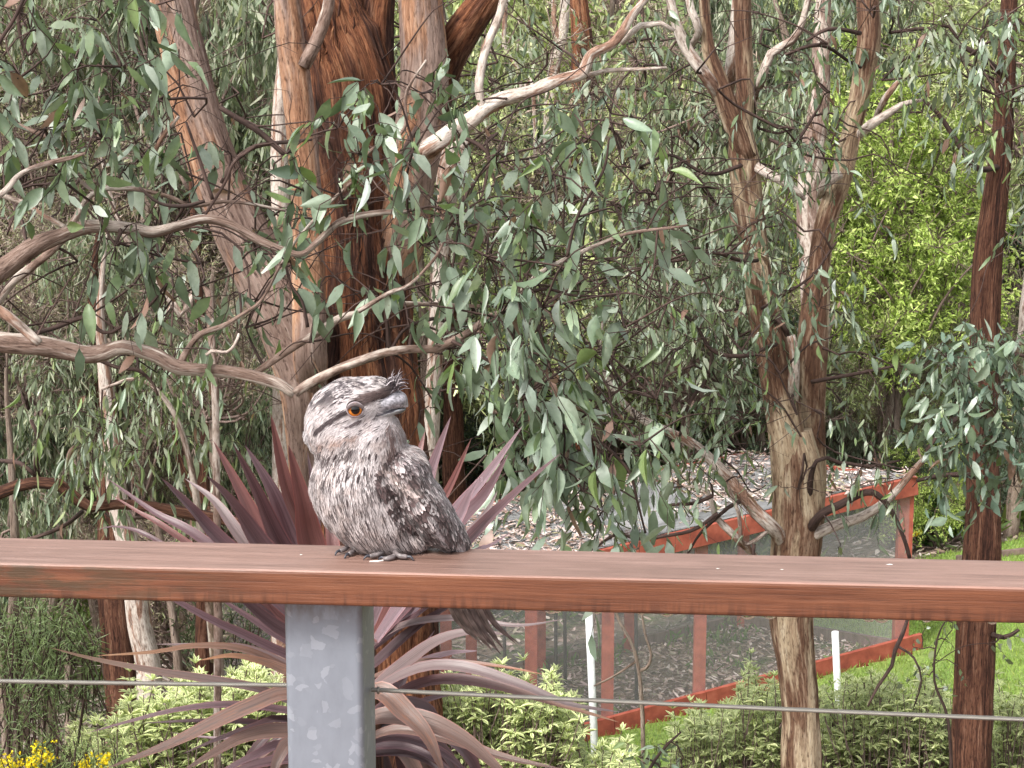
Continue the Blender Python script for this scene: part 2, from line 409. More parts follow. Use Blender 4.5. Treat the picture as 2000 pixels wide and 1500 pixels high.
# fine sticks lying on the left slope
sb = Buf()
for _ in range(420):
    x = rng.uniform(-5.5, -.6) ; y = rng.uniform(13, 22); a = rng.uniform(0, 6.28); L = rng.uniform(.25, 1.1); z = float(g(x, y)) + rng.uniform(.03, .3)
    p = np.array([[x, y, z], [x + math.cos(a) * L / 2, y + math.sin(a) * L / 2, z + rng.uniform(-.05, .15)], [x + math.cos(a + .3) * L, y + math.sin(a + .3) * L, z + rng.uniform(-.1, .2)]])
    p, r = resample(p, [.016, .012, .004], .15); v, q, t, b = tube(p, r * rng.uniform(.5, 1.4), 4); sb.add(v, q, t, b)
tag(link('fallen_sticks', sb.mesh('fallen_sticks', 'bark'), M['pale']), 'tangle of fallen grey sticks and bark on the slope at left', 'sticks', kind='stuff')
# low ground cover on the hillside and bed
def tufts(name, x, y, label, cols, h=(.05, .16), per=9, mat='bgleaf', w=.16):
    n = len(x); X = np.repeat(x, per) + rng.normal(0, .06, n * per); Yy = np.repeat(y, per) + rng.normal(0, .06, n * per); N = len(X)
    d = nz(np.stack([rng.normal(0, .8, N), rng.normal(0, .8, N), np.ones(N)], -1)); ln = rng.uniform(h[0], h[1], N)
    cc = np.array(cols)[np.repeat(rng.integers(0, len(cols), n), per)] * rng.uniform(.7, 1.3, (N, 1))
    V, Q, A = leaves(np.stack([X, Yy, g(X, Yy) + .03 + rng.uniform(0, .1, N)], -1), d, nz(rng.normal(0, 1, (N, 3))), ln, ln * w, rng.uniform(-.4, .4, N), cc, LOW)
    return tag(link(name, mk_mesh(name, V, Q, attrs={'col': A}), M[mat]), label, 'ground cover', kind='stuff')
x, y = pts_in(5200, -10, 12, 19, 40, lambda x, y: ~in_lawn(x, y) & (vn(np.stack([x * .5, y * .5, 0 * x], -1), 3) > .42))
tufts('undergrowth', x, y, 'mixed low green undergrowth over the far hillside', [(.12, .17, .04), (.08, .12, .04), (.17, .2, .06), (.13, .12, .07)], (.12, .38), 12)
x, y = pts_in(260, -2.2, 4, 14, 19.5, lambda x, y: in_bed(x, y) & (vn(np.stack([x * 1.5, y * 1.5, 0 * x], -1), 5) > .5))
tufts('weeds', x, y, 'small green weeds growing in the soil of the net cage', [(.08, .14, .03), (.12, .19, .05), (.14, .15, .07)], (.03, .11), 10, w=.35)

# ------------------------------------------------------------------ deck (below and behind the camera) and railing
k = NT('rail timber'); ov = k.n('TexCoord').outputs['Object']; geo = k.n('NewGeometry')
f = k.noise(k.mapv(ov, (3.2, 70, 70)), 1.0, 10, .78); f2 = k.noise(k.mapv(ov, (5, 260, 260)), 1.0, 5, .7)
big = k.noise(k.mapv(ov, (2.2, 5, 9)), 1.0, 4, .6)
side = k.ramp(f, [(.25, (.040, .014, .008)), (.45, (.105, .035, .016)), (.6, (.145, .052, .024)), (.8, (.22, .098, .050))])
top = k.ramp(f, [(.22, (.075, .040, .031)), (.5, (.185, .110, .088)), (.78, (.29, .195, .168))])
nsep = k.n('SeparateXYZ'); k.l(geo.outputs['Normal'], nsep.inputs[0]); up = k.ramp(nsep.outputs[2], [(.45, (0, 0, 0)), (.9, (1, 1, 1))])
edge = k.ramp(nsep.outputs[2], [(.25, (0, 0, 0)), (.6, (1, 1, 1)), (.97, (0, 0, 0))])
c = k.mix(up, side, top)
c = k.mix(k.mix(1.0, edge, (.55, .55, .55), 'MULTIPLY'), c, (.34, .19, .15))  # bright pinkish highlight painted into the colour along the rounded edges
c = k.mix(1.0, c, k.ramp(f2, [(.32, (.45, .4, .38)), (.44, (1, 1, 1)), (.7, (1.12, 1.12, 1.12))]), 'MULTIPLY')
c = k.mix(1.0, c, k.ramp(big, [(.3, (.72, .7, .66)), (.5, (1, 1, 1)), (.75, (1.12, 1.08, 1.05))]), 'MULTIPLY')
# dark runs of water at the lower edge of the face
osep = k.n('SeparateXYZ'); k.l(ov, osep.inputs[0])
dr = k.noise(k.mapv(ov, (75, 6, 9)), 1.0, 3, .55)
drm = k.ramp(dr, [(.47, (0, 0, 0)), (.6, (1, 1, 1))]); low = k.n('MapRange'); k.l(osep.outputs[2], low.inputs[0])
for i_, v_ in enumerate((-.024, -.050, 0, 1)): low.inputs[i_ + 1].default_value = v_
cl = k.noise(k.mapv(ov, (6, 1, 1)), 1.0, 2); clm = k.ramp(cl, [(.38, (0, 0, 0)), (.5, (1, 1, 1))])
dm = k.mix(1.0, k.mix(1.0, drm, low.outputs[0], 'MULTIPLY'), clm, 'MULTIPLY')
c = k.mix(k.mix(1.0, dm, (.8, .8, .8), 'MULTIPLY'), c, (.05, .016, .008))
# old darker weathered stain at the left end
st = k.n('MapRange'); k.l(osep.outputs[0], st.inputs[0])
for i_, v_ in enumerate((-.33, -.62, 0, 1)): st.inputs[i_ + 1].default_value = v_
stn = k.mix(1.0, k.ramp(k.noise(k.mapv(ov, (14, 20, 60)), 1.0, 5), [(.42, (0, 0, 0)), (.56, (.8, .8, .8))]), st.outputs[0], 'MULTIPLY')
stf = k.mix(up, stn, (0, 0, 0))
c = k.mix(stf, c, (.05, .032, .016))
k.l(c, k.b.inputs['Base Color']); k.l(k.ramp(f, [(.3, (.38,) * 3), (.8, (.55,) * 3)]), k.b.inputs['Roughness'])
k.b.inputs['Specular IOR Level'].default_value = .5; k.bump(k.mix(.5, f, f2), .0016)
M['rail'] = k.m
RZ = CAMZ - .69
L0 = P(0, 1100, 2.453); R0 = P(2000, 1148, 2.331); rd = nz(np.array([R0[0] - L0[0], R0[1] - L0[1], 0])); rn = np.array([-rd[1], rd[0], 0])
ang = math.atan2(rd[1], rd[0])
bal = empty('balustrade', (*(L0 + rd * .45)[:2], 4.83))
tag(bal, 'deck railing with red brown timber handrail, galvanised post and steel wires', 'railing')
V, Q = boxm((-1.9, 0, -.051), (3.8, 0, 0), (0, .14, 0), (0, 0, .051))
railmid = (L0 + R0) / 2; railmid[2] = RZ
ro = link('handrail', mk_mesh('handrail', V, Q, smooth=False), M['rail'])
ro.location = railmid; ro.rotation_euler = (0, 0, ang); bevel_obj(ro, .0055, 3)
ro.parent = bal; ro.matrix_parent_inverse = Matrix.Translation(bal.location).inverted()
# post
k = NT('galvanised steel'); ov = k.n('TexCoord').outputs['Object']
wn = k.n('TexNoise', Scale=16.0, Detail=5.0); k.l(ov, wn.inputs['Vector'])
wv = k.n('VectorMath', operation='MULTIPLY_ADD'); k.l(wn.outputs['Color'], wv.inputs[0]); wv.inputs[1].default_value = (.06,) * 3; k.l(ov, wv.inputs[2])
vo = k.n('TexVoronoi', Scale=78.0); k.l(wv.outputs[0], vo.inputs['Vector'])
sepc = k.n('SeparateColor'); k.l(vo.outputs['Color'], sepc.inputs[0])
sp = k.ramp(sepc.outputs[0], [(0, (.0,) * 3), (.78, (0,) * 3), (.95, (1,) * 3)])
fine = k.noise(k.mapv(ov, (34, 34, 16)), 1.0, 8, .75); bigz = k.noise(ov, 9, 3)
c = k.mix(fine, (.12, .135, .165), (.31, .335, .38)); c = k.mix(k.mix(.5, bigz, fine), c, (.20, .22, .26))
c = k.mix(k.mix(1.0, sp, (.30, .30, .30), 'MULTIPLY'), c, (.42, .445, .50))
sz = k.n('SeparateXYZ'); k.l(ov, sz.inputs[0]); ru = k.n('MapRange'); k.l(sz.outputs[2], ru.inputs[0])
for i_, v_ in enumerate((-.045, -.004, 0, 1)): ru.inputs[i_ + 1].default_value = v_
c = k.mix(k.mix(1.0, ru.outputs[0], k.ramp(k.noise(k.mapv(ov, (40, 40, 20)), 1.0, 4), [(.4, (0, 0, 0)), (.62, (.85,) * 3)]), 'MULTIPLY'), c, (.09, .05, .03))
k.l(c, k.b.inputs['Base Color']); k.b.inputs['Metallic'].default_value = .35
k.l(k.ramp(fine, [(.3, (.42,) * 3), (.8, (.62,) * 3)]), k.b.inputs['Roughness']); k.bump(fine, .0005)
M['galv'] = k.m
# post front face: px 557..706 ; 100 mm square
pf = P(557, 1330, 2.47); pw = .113
loc = np.array([pf[0], pf[1], RZ - .051 - .001])
n_ = 8; rr_ = .010; prof = []
for cx_, cy_, a0 in ((pw - rr_, rr_, -90), (pw - rr_, pw - rr_, 0), (rr_, pw - rr_, 90), (rr_, rr_, 180)):
    for j in range(n_): a = R(a0 + 90 * j / (n_ - 1)); prof.append((cx_ + rr_ * math.cos(a), cy_ + rr_ * math.sin(a)))
m_ = len(prof); V = [(x_, y_, z_) for z_ in (0, -.99) for x_, y_ in prof]
Q = [[i, (i + 1) % m_, m_ + (i + 1) % m_, m_ + i] for i in range(m_)]
po = link('post', mk_mesh('post', V, Q), M['galv']); po.location = loc; po.rotation_euler = (0, 0, ang)
po.parent = bal; po.matrix_parent_inverse = Matrix.Translation(bal.location).inverted()
# cap plate between post and rail
V, Q = boxm((.002, .002, -.003), (pw - .004, 0, 0), (0, pw - .004, 0), (0, 0, .0035))
bp = link('cap_plate', mk_mesh('cap_plate', V, Q, smooth=False), M['galv']); bp.location = loc; bp.rotation_euler = (0, 0, ang); bp.parent = bal; bp.matrix_parent_inverse = Matrix.Translation(bal.location).inverted()
# wires : seven twisted strands each
k = NT('stainless wire'); k.b.inputs['Base Color'].default_value = (.20, .19, .17, 1); k.b.inputs['Metallic'].default_value = .5; k.b.inputs['Roughness'].default_value = .4; M['wire'] = k.m
def cable(p0, p1, name='wire'):
    b = Buf(); L = np.linalg.norm(p1 - p0); n = int(L / .0022); t = np.linspace(0, 1, n)[:, None]
    D = nz(p1 - p0); s = nz(np.cross(D, [0, 0, 1])); u = np.cross(s, D); cen = p0 + (p1 - p0) * t
    cen = cen + np.array([0, 0, -.002]) * (4 * t * (1 - t))
    v, q, tt, bb = tube(cen[::20], .0016, 6); b.add(v, q, tt, bb)
    for j in range(6):
        a = (t * L / .024 * 2 * math.pi + j * math.pi / 3)
        v, q, tt, bb = tube(cen + (np.cos(a) * s + np.sin(a) * u) * .0021, .00135, 5, cap=False); b.add(v, q, tt, bb)
    return child(name, b.mesh(name, 'bark'), M['wire'], bal)
cy = 2.52
cable(P(-500, 1318.5, cy + .03 + .03), P(562, 1338, cy))
cable(P(726, 1347, cy), P(2500, 1425, cy - .125))
for i_, dz in enumerate((.165, .33)):   # lower wires, below the frame
    cable(P(-300, 1322, cy + .05) - [0, 0, dz], P(562, 1338, cy) - [0, 0, dz]); cable(P(726, 1347, cy) - [0, 0, dz], P(2300, 1417, cy - .11) - [0, 0, dz])
# wire holes in the side face
V, Q, T_, b_ = tube(np.array([P(736.5, 1348, cy), P(741, 1348, cy)]), .0055, 12)
child('wire_ferrule', mk_mesh('wire_ferrule', V, Q, T_, {'bark': b_}), M['wire'], bal)
k = NT('deck boards'); ov = k.n('TexCoord').outputs['Object']; f = k.noise(k.mapv(ov, (2, 50, 50)), 1, 6)
k.l(k.ramp(f, [(.3, (.12, .06, .04)), (.7, (.26, .15, .11))]), k.b.inputs['Base Color']); k.b.inputs['Roughness'].default_value = .7
dk = empty('deck', (0, 0, 4.8)); dk['kind'] = 'structure'
dm_ = None
for i in range(26):
    V, Q = boxm((-4, 2.50 - (i + 1) * .14, 4.80), (8, 0, 0), (0, .134, 0), (0, 0, .03))
    child('board', mk_mesh('board', V, Q, smooth=False), k.m, dk)
V, Q = boxm((-4, 2.51, 4.60), (8, 0, 0), (0, .04, 0), (0, 0, .235)); child('fascia', mk_mesh('fascia', V, Q, smooth=False), k.m, dk)
# water drops under the rail
k = NT('water'); k.b.inputs['Base Color'].default_value = (.9, .9, .9, 1); k.b.inputs['Roughness'].default_value = .02; k.b.inputs['Transmission Weight'].default_value = 1; k.b.inputs['IOR'].default_value = 1.33
th = np.linspace(0, math.pi, 9); prof = [(math.sin(a) * .0042 * (1 if a > 1.2 else .9), -(.0035 - math.cos(a) * .0042)) for a in th]
V = [(r_ * math.cos(a) * 1.5, r_ * math.sin(a), z_ + .0035) for r_, z_ in prof for a in np.linspace(0, 6.283, 11)[:-1]]
Q = [[i * 10 + j, i * 10 + (j + 1) % 10, (i + 1) * 10 + (j + 1) % 10, (i + 1) * 10 + j] for i in range(8) for j in range(10)]
wm = mk_mesh('water_drop', V, Q); wm.materials.append(k.m)
for px_ in (1008, 1075, 1087, 1165, 1252, 1302, 1462, 1505, 1700, 1725, 1813, 1943):
    q_ = P(px_, 1196 + (px_ - 1008) * .0245, 2.42 - (px_ / 2000) * .12 + .02)
    q_[2] = RZ - .0508
    t_ = ((q_ - railmid) @ rd); w_ = railmid + rd * t_ + rn * .006; w_[2] = RZ - .0500
    o = link('water_drop', wm); o.location = w_; s_ = rng.uniform(.8, 1.5); o.scale = (s_ * 1.1, s_, s_)
    tag(o, 'small clear water drop hanging under the lower edge of the handrail', 'water drop', 'water drops hanging under the handrail')
# pale splinters / flecks lying on the rail
def rail_pt(px, py):
    v = ray(px, py); t = (RZ - CAMZ) / v[2]; return np.array([0, 0, CAMZ]) + v * t
bf = Buf()
p = np.array([rail_pt(722, 1098), rail_pt(738, 1097.5), rail_pt(748, 1096), rail_pt(753, 1094)]) + [0, 0, .001]
v, q, t, b = tube(p, [.0008, .0012, .0012, .0006], 6); bf.add(v, q, t, (.75, .7, .66))
tag(link('pale_splinter', bf.mesh('pale_splinter'), M['litter']), 'tiny pale splinter lying on the handrail in front of the bird', 'splinter')
for (px_, py_, lab) in ((1402, 1111, 'white fleck on the handrail right of the cage post'), (1527, 1113, 'white fleck on the handrail before the forked gum trunk'), (1738, 1103, 'white dropping on the back edge of the handrail at right'), (588, 1084, 'tiny white fleck on the handrail left of the bird')):
    a = rng.uniform(0, 6.28, 9); c0 = rail_pt(px_, py_) + [0, 0, .0006]; s_ = .0010 if px_ != 1738 else .0018; rr_ = rng.uniform(.6, 1.5, 9) * s_
    an = np.sort(a); V = np.vstack([c0 + [0, 0, s_ * .35], c0 + np.stack([np.cos(an) * rr_ * 2.4, np.sin(an) * rr_, 0 * an], -1)])
    tag(link('white_fleck', mk_mesh('white_fleck', V, T=[[0, 1 + i, 1 + (i + 1) % 9] for i in range(9)], attrs={'col': np.tile([[.8, .78, .75]], (10, 1))}), M['litter']), lab, 'fleck')

# ------------------------------------------------------------------ net cage
k = NT('red stained timber'); ov = k.n('TexCoord').outputs['Object']; f = k.noise(ov, 9, 6)
k.l(k.ramp(f, [(.3, (.17, .034, .022)), (.5, (.27, .060, .036)), (.75, (.36, .10, .065))]), k.b.inputs['Base Color']); k.b.inputs['Roughness'].default_value = .75; M['redwood'] = k.m
k = NT('grey timber'); ov = k.n('TexCoord').outputs['Object']; f = k.noise(k.mapv(ov, (18, 18, 4)), 1, 5)
k.l(k.ramp(f, [(.3, (.09, .06, .05)), (.7, (.2, .14, .12))]), k.b.inputs['Base Color']); k.b.inputs['Roughness'].default_value = .85; M['greywood'] = k.m
cage = empty('net_cage', A_); tag(cage, 'long garden cage of red timber posts and grey netting, leaf strewn roof', 'netted enclosure')
def beam(p0, p1, h, th, name, mat, updown=0, out=(0, 0)):
    d = p1 - p0; L = np.linalg.norm(d); D = d / L; s = nz(np.array([-D[1], D[0], 0])); u = nz(np.cross(s, D)) * (-1)
    if u[2] < 0: u = -u
    V, Q = boxm(p0 - s * th / 2 + u * (updown - h / 2) + [out[0], out[1], 0], D * L, s * th, u * h)
    return child(name, mk_mesh(name, V, Q, smooth=False), mat, cage)
def frontpt(px):    # on the front wall line under pixel column px
    lo, hi = 0, 1.3
    best = min(np.linspace(-.02, 1.2, 600), key=lambda t: abs(proj((B_ + (FL - B_) * t))[0] - px)); q = B_ + (FL - B_) * best; return q
def backpt(px):
    best = min(np.linspace(-.05, 1.2, 600), key=lambda t: abs(proj((C_ + (BL - C_) * t))[0] - px)); q = C_ + (BL - C_) * best; return q
tops_f = {}; 
def top_z(q, py): px = proj(q)[0]; d = q[1]; return P(float(px), py, d)[2]
ftB = B_.copy(); ftB[2] = top_z(B_, 938); ftA = frontpt(1192); fA0 = ftA.copy(); ftA[2] = top_z(ftA, 1076)
ftL = FL.copy(); sl_ = (ftA[2] - ftB[2]) / np.linalg.norm((ftA - ftB)[:2]); ftL[2] = ftB[2] + sl_ * np.linalg.norm((FL - B_)[:2])
ctC = C_.copy(); ctC[2] = top_z(C_, 893); bL_ = backpt(930); sl2 = (top_z(bL_, 998) - ctC[2]) / np.linalg.norm((bL_ - C_)[:2]); ctL = BL.copy(); ctL[2] = ctC[2] + sl2 * np.linalg.norm((BL - C_)[:2])
outf = nz(np.array([*(-nz((C_ + BL - B_ - FL)[:2])), 0]))
for px_ in (1765, 1373, 1192, 1045):
    q = frontpt(px_); t_ = np.linalg.norm((q - B_)[:2]); tz = ftB[2] + sl_ * t_
    q = q - outf * .06; beam(q - [0, 0, .2], np.array([q[0], q[1], tz - .03]), .11, .11, 'post', M['redwood']) if False else None
    w = .105 if px_ != 1765 else .13
    V, Q = boxm((q[0] - w / 2, q[1] - w / 2, float(g(q[0], q[1])) - .2), (w, 0, 0), (0, w, 0), (0, 0, tz - .05 - float(g(q[0], q[1])) + .2))
    o = child('post', mk_mesh('post', V, Q, smooth=False), M['redwood'], cage)
for px_ in (1448, 1229, 1056, 920, 872, 800):
    q = backpt(px_); t_ = np.linalg.norm((q - C_)[:2]); tz = ctC[2] + sl2 * t_; w = .11
    V, Q = boxm((q[0] - w / 2, q[1] - w / 2, float(g(q[0], q[1])) - .2), (w, 0, 0), (0, w, 0), (0, 0, tz - .05 - float(g(q[0], q[1])) + .2))
    o = child('post', mk_mesh('post', V, Q, smooth=False), M['redwood'], cage)
up_ = np.array([0, 0, 1.])
beam(ftB + up_ * -.04 + outf * .03, ftL - up_ * .04 + outf * .03, .17, .05, 'top_beam', M['redwood'])
beam(ctC, ctL, .1, .06, 'top_beam', M['redwood'])
beam(ftB - up_ * .03, ctC - up_ * .03, .12, .05, 'top_beam', M['redwood'])
fm = frontpt(1480) ; fm[2] = float(g(fm[0], fm[1]))
mid = frontpt(1373)
for a_, b_2 in ((B_ - rd * 0 + np.array([fdir[0], fdir[1], 0]) * -.12, mid), (mid, frontpt(1192)), (frontpt(1192), FL)):
    a_ = a_.copy(); b_2 = b_2.copy(); a_[2] = float(g(a_[0], a_[1])) + .09; b_2[2] = float(g(b_2[0], b_2[1])) + .09
    gap = nz(b_2 - a_) * .006
    beam(a_ + outf * .04, b_2 + outf * .04 - gap, .20, .045, 'base_board', M['redwood'])
def gz(q, o=.06): q = q.copy(); q[2] = float(g(q[0], q[1])) + o; return q
beam(gz(B_), gz(C_), .12, .05, 'base_board', M['greywood']); beam(gz(C_), gz(BL), .14, .05, 'base_board', M['greywood'])
k = NT('grey netting'); ov = k.n('TexCoord').outputs['UV']
br = k.n('TexBrick'); 
k.b.inputs['Base Color'].default_value = (.42, .42, .43, 1); k.b.inputs['Roughness'].default_value = .8
tp = k.n('BsdfTransparent'); mx = k.n('MixShader'); nn_ = k.noise(k.n('TexCoord').outputs['Object'], 2.2, 5, .6)
gx = k.n('TexCoord'); sx = k.n('SeparateXYZ'); k.l(gx.outputs['Object'], sx.inputs[0])
def wires(sock, fr):
    a = k.n('Math', operation='MULTIPLY'); k.l(sock, a.inputs[0]); a.inputs[1].default_value = fr
    b = k.n('Math', operation='FRACT'); k.l(a.outputs[0], b.inputs[0]); c_ = k.n('Math', operation='LESS_THAN'); k.l(b.outputs[0], c_.inputs[0]); c_.inputs[1].default_value = .22; return c_.outputs[0]
hx = k.n('Math', operation='ADD'); k.l(sx.outputs[0], hx.inputs[0]); k.l(sx.outputs[1], hx.inputs[1])
mm = k.n('Math', operation='MAXIMUM'); k.l(wires(hx.outputs[0], 55), mm.inputs[0]); k.l(wires(sx.outputs[2], 55), mm.inputs[1])
ma = k.n('Math', operation='MULTIPLY_ADD'); k.l(mm.outputs[0], ma.inputs[0]); ma.inputs[1].default_value = .0; ma.inputs[2].default_value = .20
k.l(ma.outputs[0], mx.inputs[0]); k.l(tp.outputs[0], mx.inputs[1]); k.l(k.b.outputs[0], mx.inputs[2]); k.l(mx.outputs[0], k.out.inputs[0]); M['net'] = k.m
k = NT('roof netting'); k.b.inputs['Roughness'].default_value = .9
nn_ = k.noise(k.n('TexCoord').outputs['Object'], 1.8, 5, .65)
k.l(k.ramp(nn_, [(.35, (.13, .135, .138)), (.65, (.29, .29, .295))]), k.b.inputs['Base Color'])
tp = k.n('BsdfTransparent'); mx = k.n('MixShader'); k.l(k.ramp(nn_, [(.3, (.40,) * 3), (.6, (.8,) * 3)]), mx.inputs[0])
k.l(tp.outputs[0], mx.inputs[1]); k.l(k.b.outputs[0], mx.inputs[2]); k.l(mx.outputs[0], k.out.inputs[0]); k.bump(nn_, .05); M['roofnet'] = k.m
def panel(a, b, c, d, nu, nv, name, mat, sag=0, bays=4):
    u = np.linspace(0, 1, nu)[None, :, None]; v = np.linspace(0, 1, nv)[:, None, None]
    Pp = (a * (1 - u) + b * u) * (1 - v) + (d * (1 - u) + c * u) * v
    Pp = np.array(Pp)
    if sag:
        uu = u[..., 0]; vv = v[..., 0]; nz_ = vn(np.stack([(Pp[..., 0] * 2).ravel(), (Pp[..., 1] * 2).ravel(), 0 * Pp[..., 0].ravel()], -1), 9).reshape(Pp.shape[:2])
        Pp[..., 2] += -sag * np.abs(np.sin(uu * math.pi * bays)) ** .8 * np.sin(vv * math.pi) + (nz_ - .5) * .09 * np.sin(vv * math.pi)
    V = Pp.reshape(-1, 3); i = (np.arange(nv - 1)[:, None] * nu + np.arange(nu - 1)[None]).ravel()
    child(name, mk_mesh(name, V, np.stack([i, i + 1, i + nu + 1, i + nu], -1)), mat, cage); return Pp
upz = np.array([0, 0, .05])
RP = panel(ftL + upz, ftB + upz, ctC + upz, ctL + upz, 90, 50, 'roof_net', M['roofnet'], .16, 4)
of2 = outf * .012
panel(gz(FL, .1) + of2, gz(B_, .1) + of2, ftB + of2, ftL + of2, 12, 4, 'front_net', M['net'])
panel(gz(B_, .1), gz(C_, .1), ctC, ftB, 6, 4, 'side_net', M['net'])
panel(gz(BL, .1), gz(C_, .1), ctC, ctL, 8, 4, 'back_net', M['net'])
# litter on the roof
N = 11000; iu = rng.integers(0, 90, N); iv = rng.integers(0, 50, N); q = RP[iv, iu] + np.stack([rng.normal(0, .06, N), rng.normal(0, .04, N), np.full(N, .014)], -1)
dens = vn(q * [1.6, 1.6, .1], 11) + .25 * vn(q * [5, 5, .1], 12) > .53; q = q[dens]
litter('roof_leaves', q[:, 0], q[:, 1], q[:, 2], 'dry pale and pinkish leaves strewn over the netting roof of the cage', .04, .10,
       [(.44, .34, .31), (.30, .20, .17), (.56, .48, .45), (.2, .13, .10), (.24, .22, .13), (.45, .39, .37)], .3)
sb = Buf()
for _ in range(60):
    i_, j_ = rng.integers(4, 46), rng.integers(4, 86); p0 = RP[i_, j_] + [0, 0, .02]; a = rng.uniform(0, 6.28); L = rng.uniform(.1, .5)
    p, r = resample([p0, p0 + [math.cos(a) * L / 2, math.sin(a) * L / 2, .03], p0 + [math.cos(a + .6) * L, math.sin(a + .6) * L, .01]], [.005, .004, .002], .06); v, q_, t, b = tube(p, r, 4); sb.add(v, q_, t, b)
tag(link('roof_twigs', sb.mesh('roof_twigs', 'bark'), M['pale']), 'small pale twigs lying on the netting roof of the cage', 'twigs', kind='stuff')
# stakes inside and white poles outside
k = mat_plain('white plastic', (.62, .64, .64), .4); M['white'] = k
def pole(px0, py0, px1, py1, d, w, name, mat, label, cat, hollow=False, grp=None):
    a = P(px0, py0, d); b = P(px1, py1, d); dirn = (b - a); 
    tt = 0
    while (a + dirn * tt)[2] > g(a[0], d) - .05 and tt < 20: tt += .05
    p = np.array([a, a + dirn * tt]); r = w / 2 * S(py0, d)
    v, q, t, bk_ = tube(p, r, 14, cap=not hollow)
    o = link(name, mk_mesh(name, v, q, t, {'bark': bk_}), mat); tag(o, label, cat, grp)
    if hollow:
        m = o.modifiers.new('wall', 'SOLIDIFY'); m.thickness = .004
    return o
pole(1148, 1150, 1163, 1500, 12.6, 15, 'white_stake', M['white'], 'tall thin white plastic stake in front of the net cage', 'stake')
pole(1631, 1234, 1636, 1345, 14.2, 14, 'white_pipe', M['white'], 'short white hollow pipe standing at the cage board by the forked trunk', 'pipe', True)
M['darkstake'] = mat_plain('dark stake', (.06, .05, .045), .8)
for i_, (px_, py_, pyb, d_, lab) in enumerate(((1085, 1180, 1335, 16.2, 'thin dark stake left of the stout one in the cage bed'), (1103, 1190, 1312, 16.6, 'thin dark stake in the cage bed beside the orange leaf'), (1242, 1190, 1400, 15.7, 'dark garden stake in the cage bed between two red posts'), (985, 1210, 1325, 16.4, 'thin dark stake in the cage bed below the bird tail'))):
    pole(px_, py_, px_ + 1, pyb, d_, 7, 'dark_stake', M['darkstake'], lab, 'stake', grp='dark stakes in the cage bed')
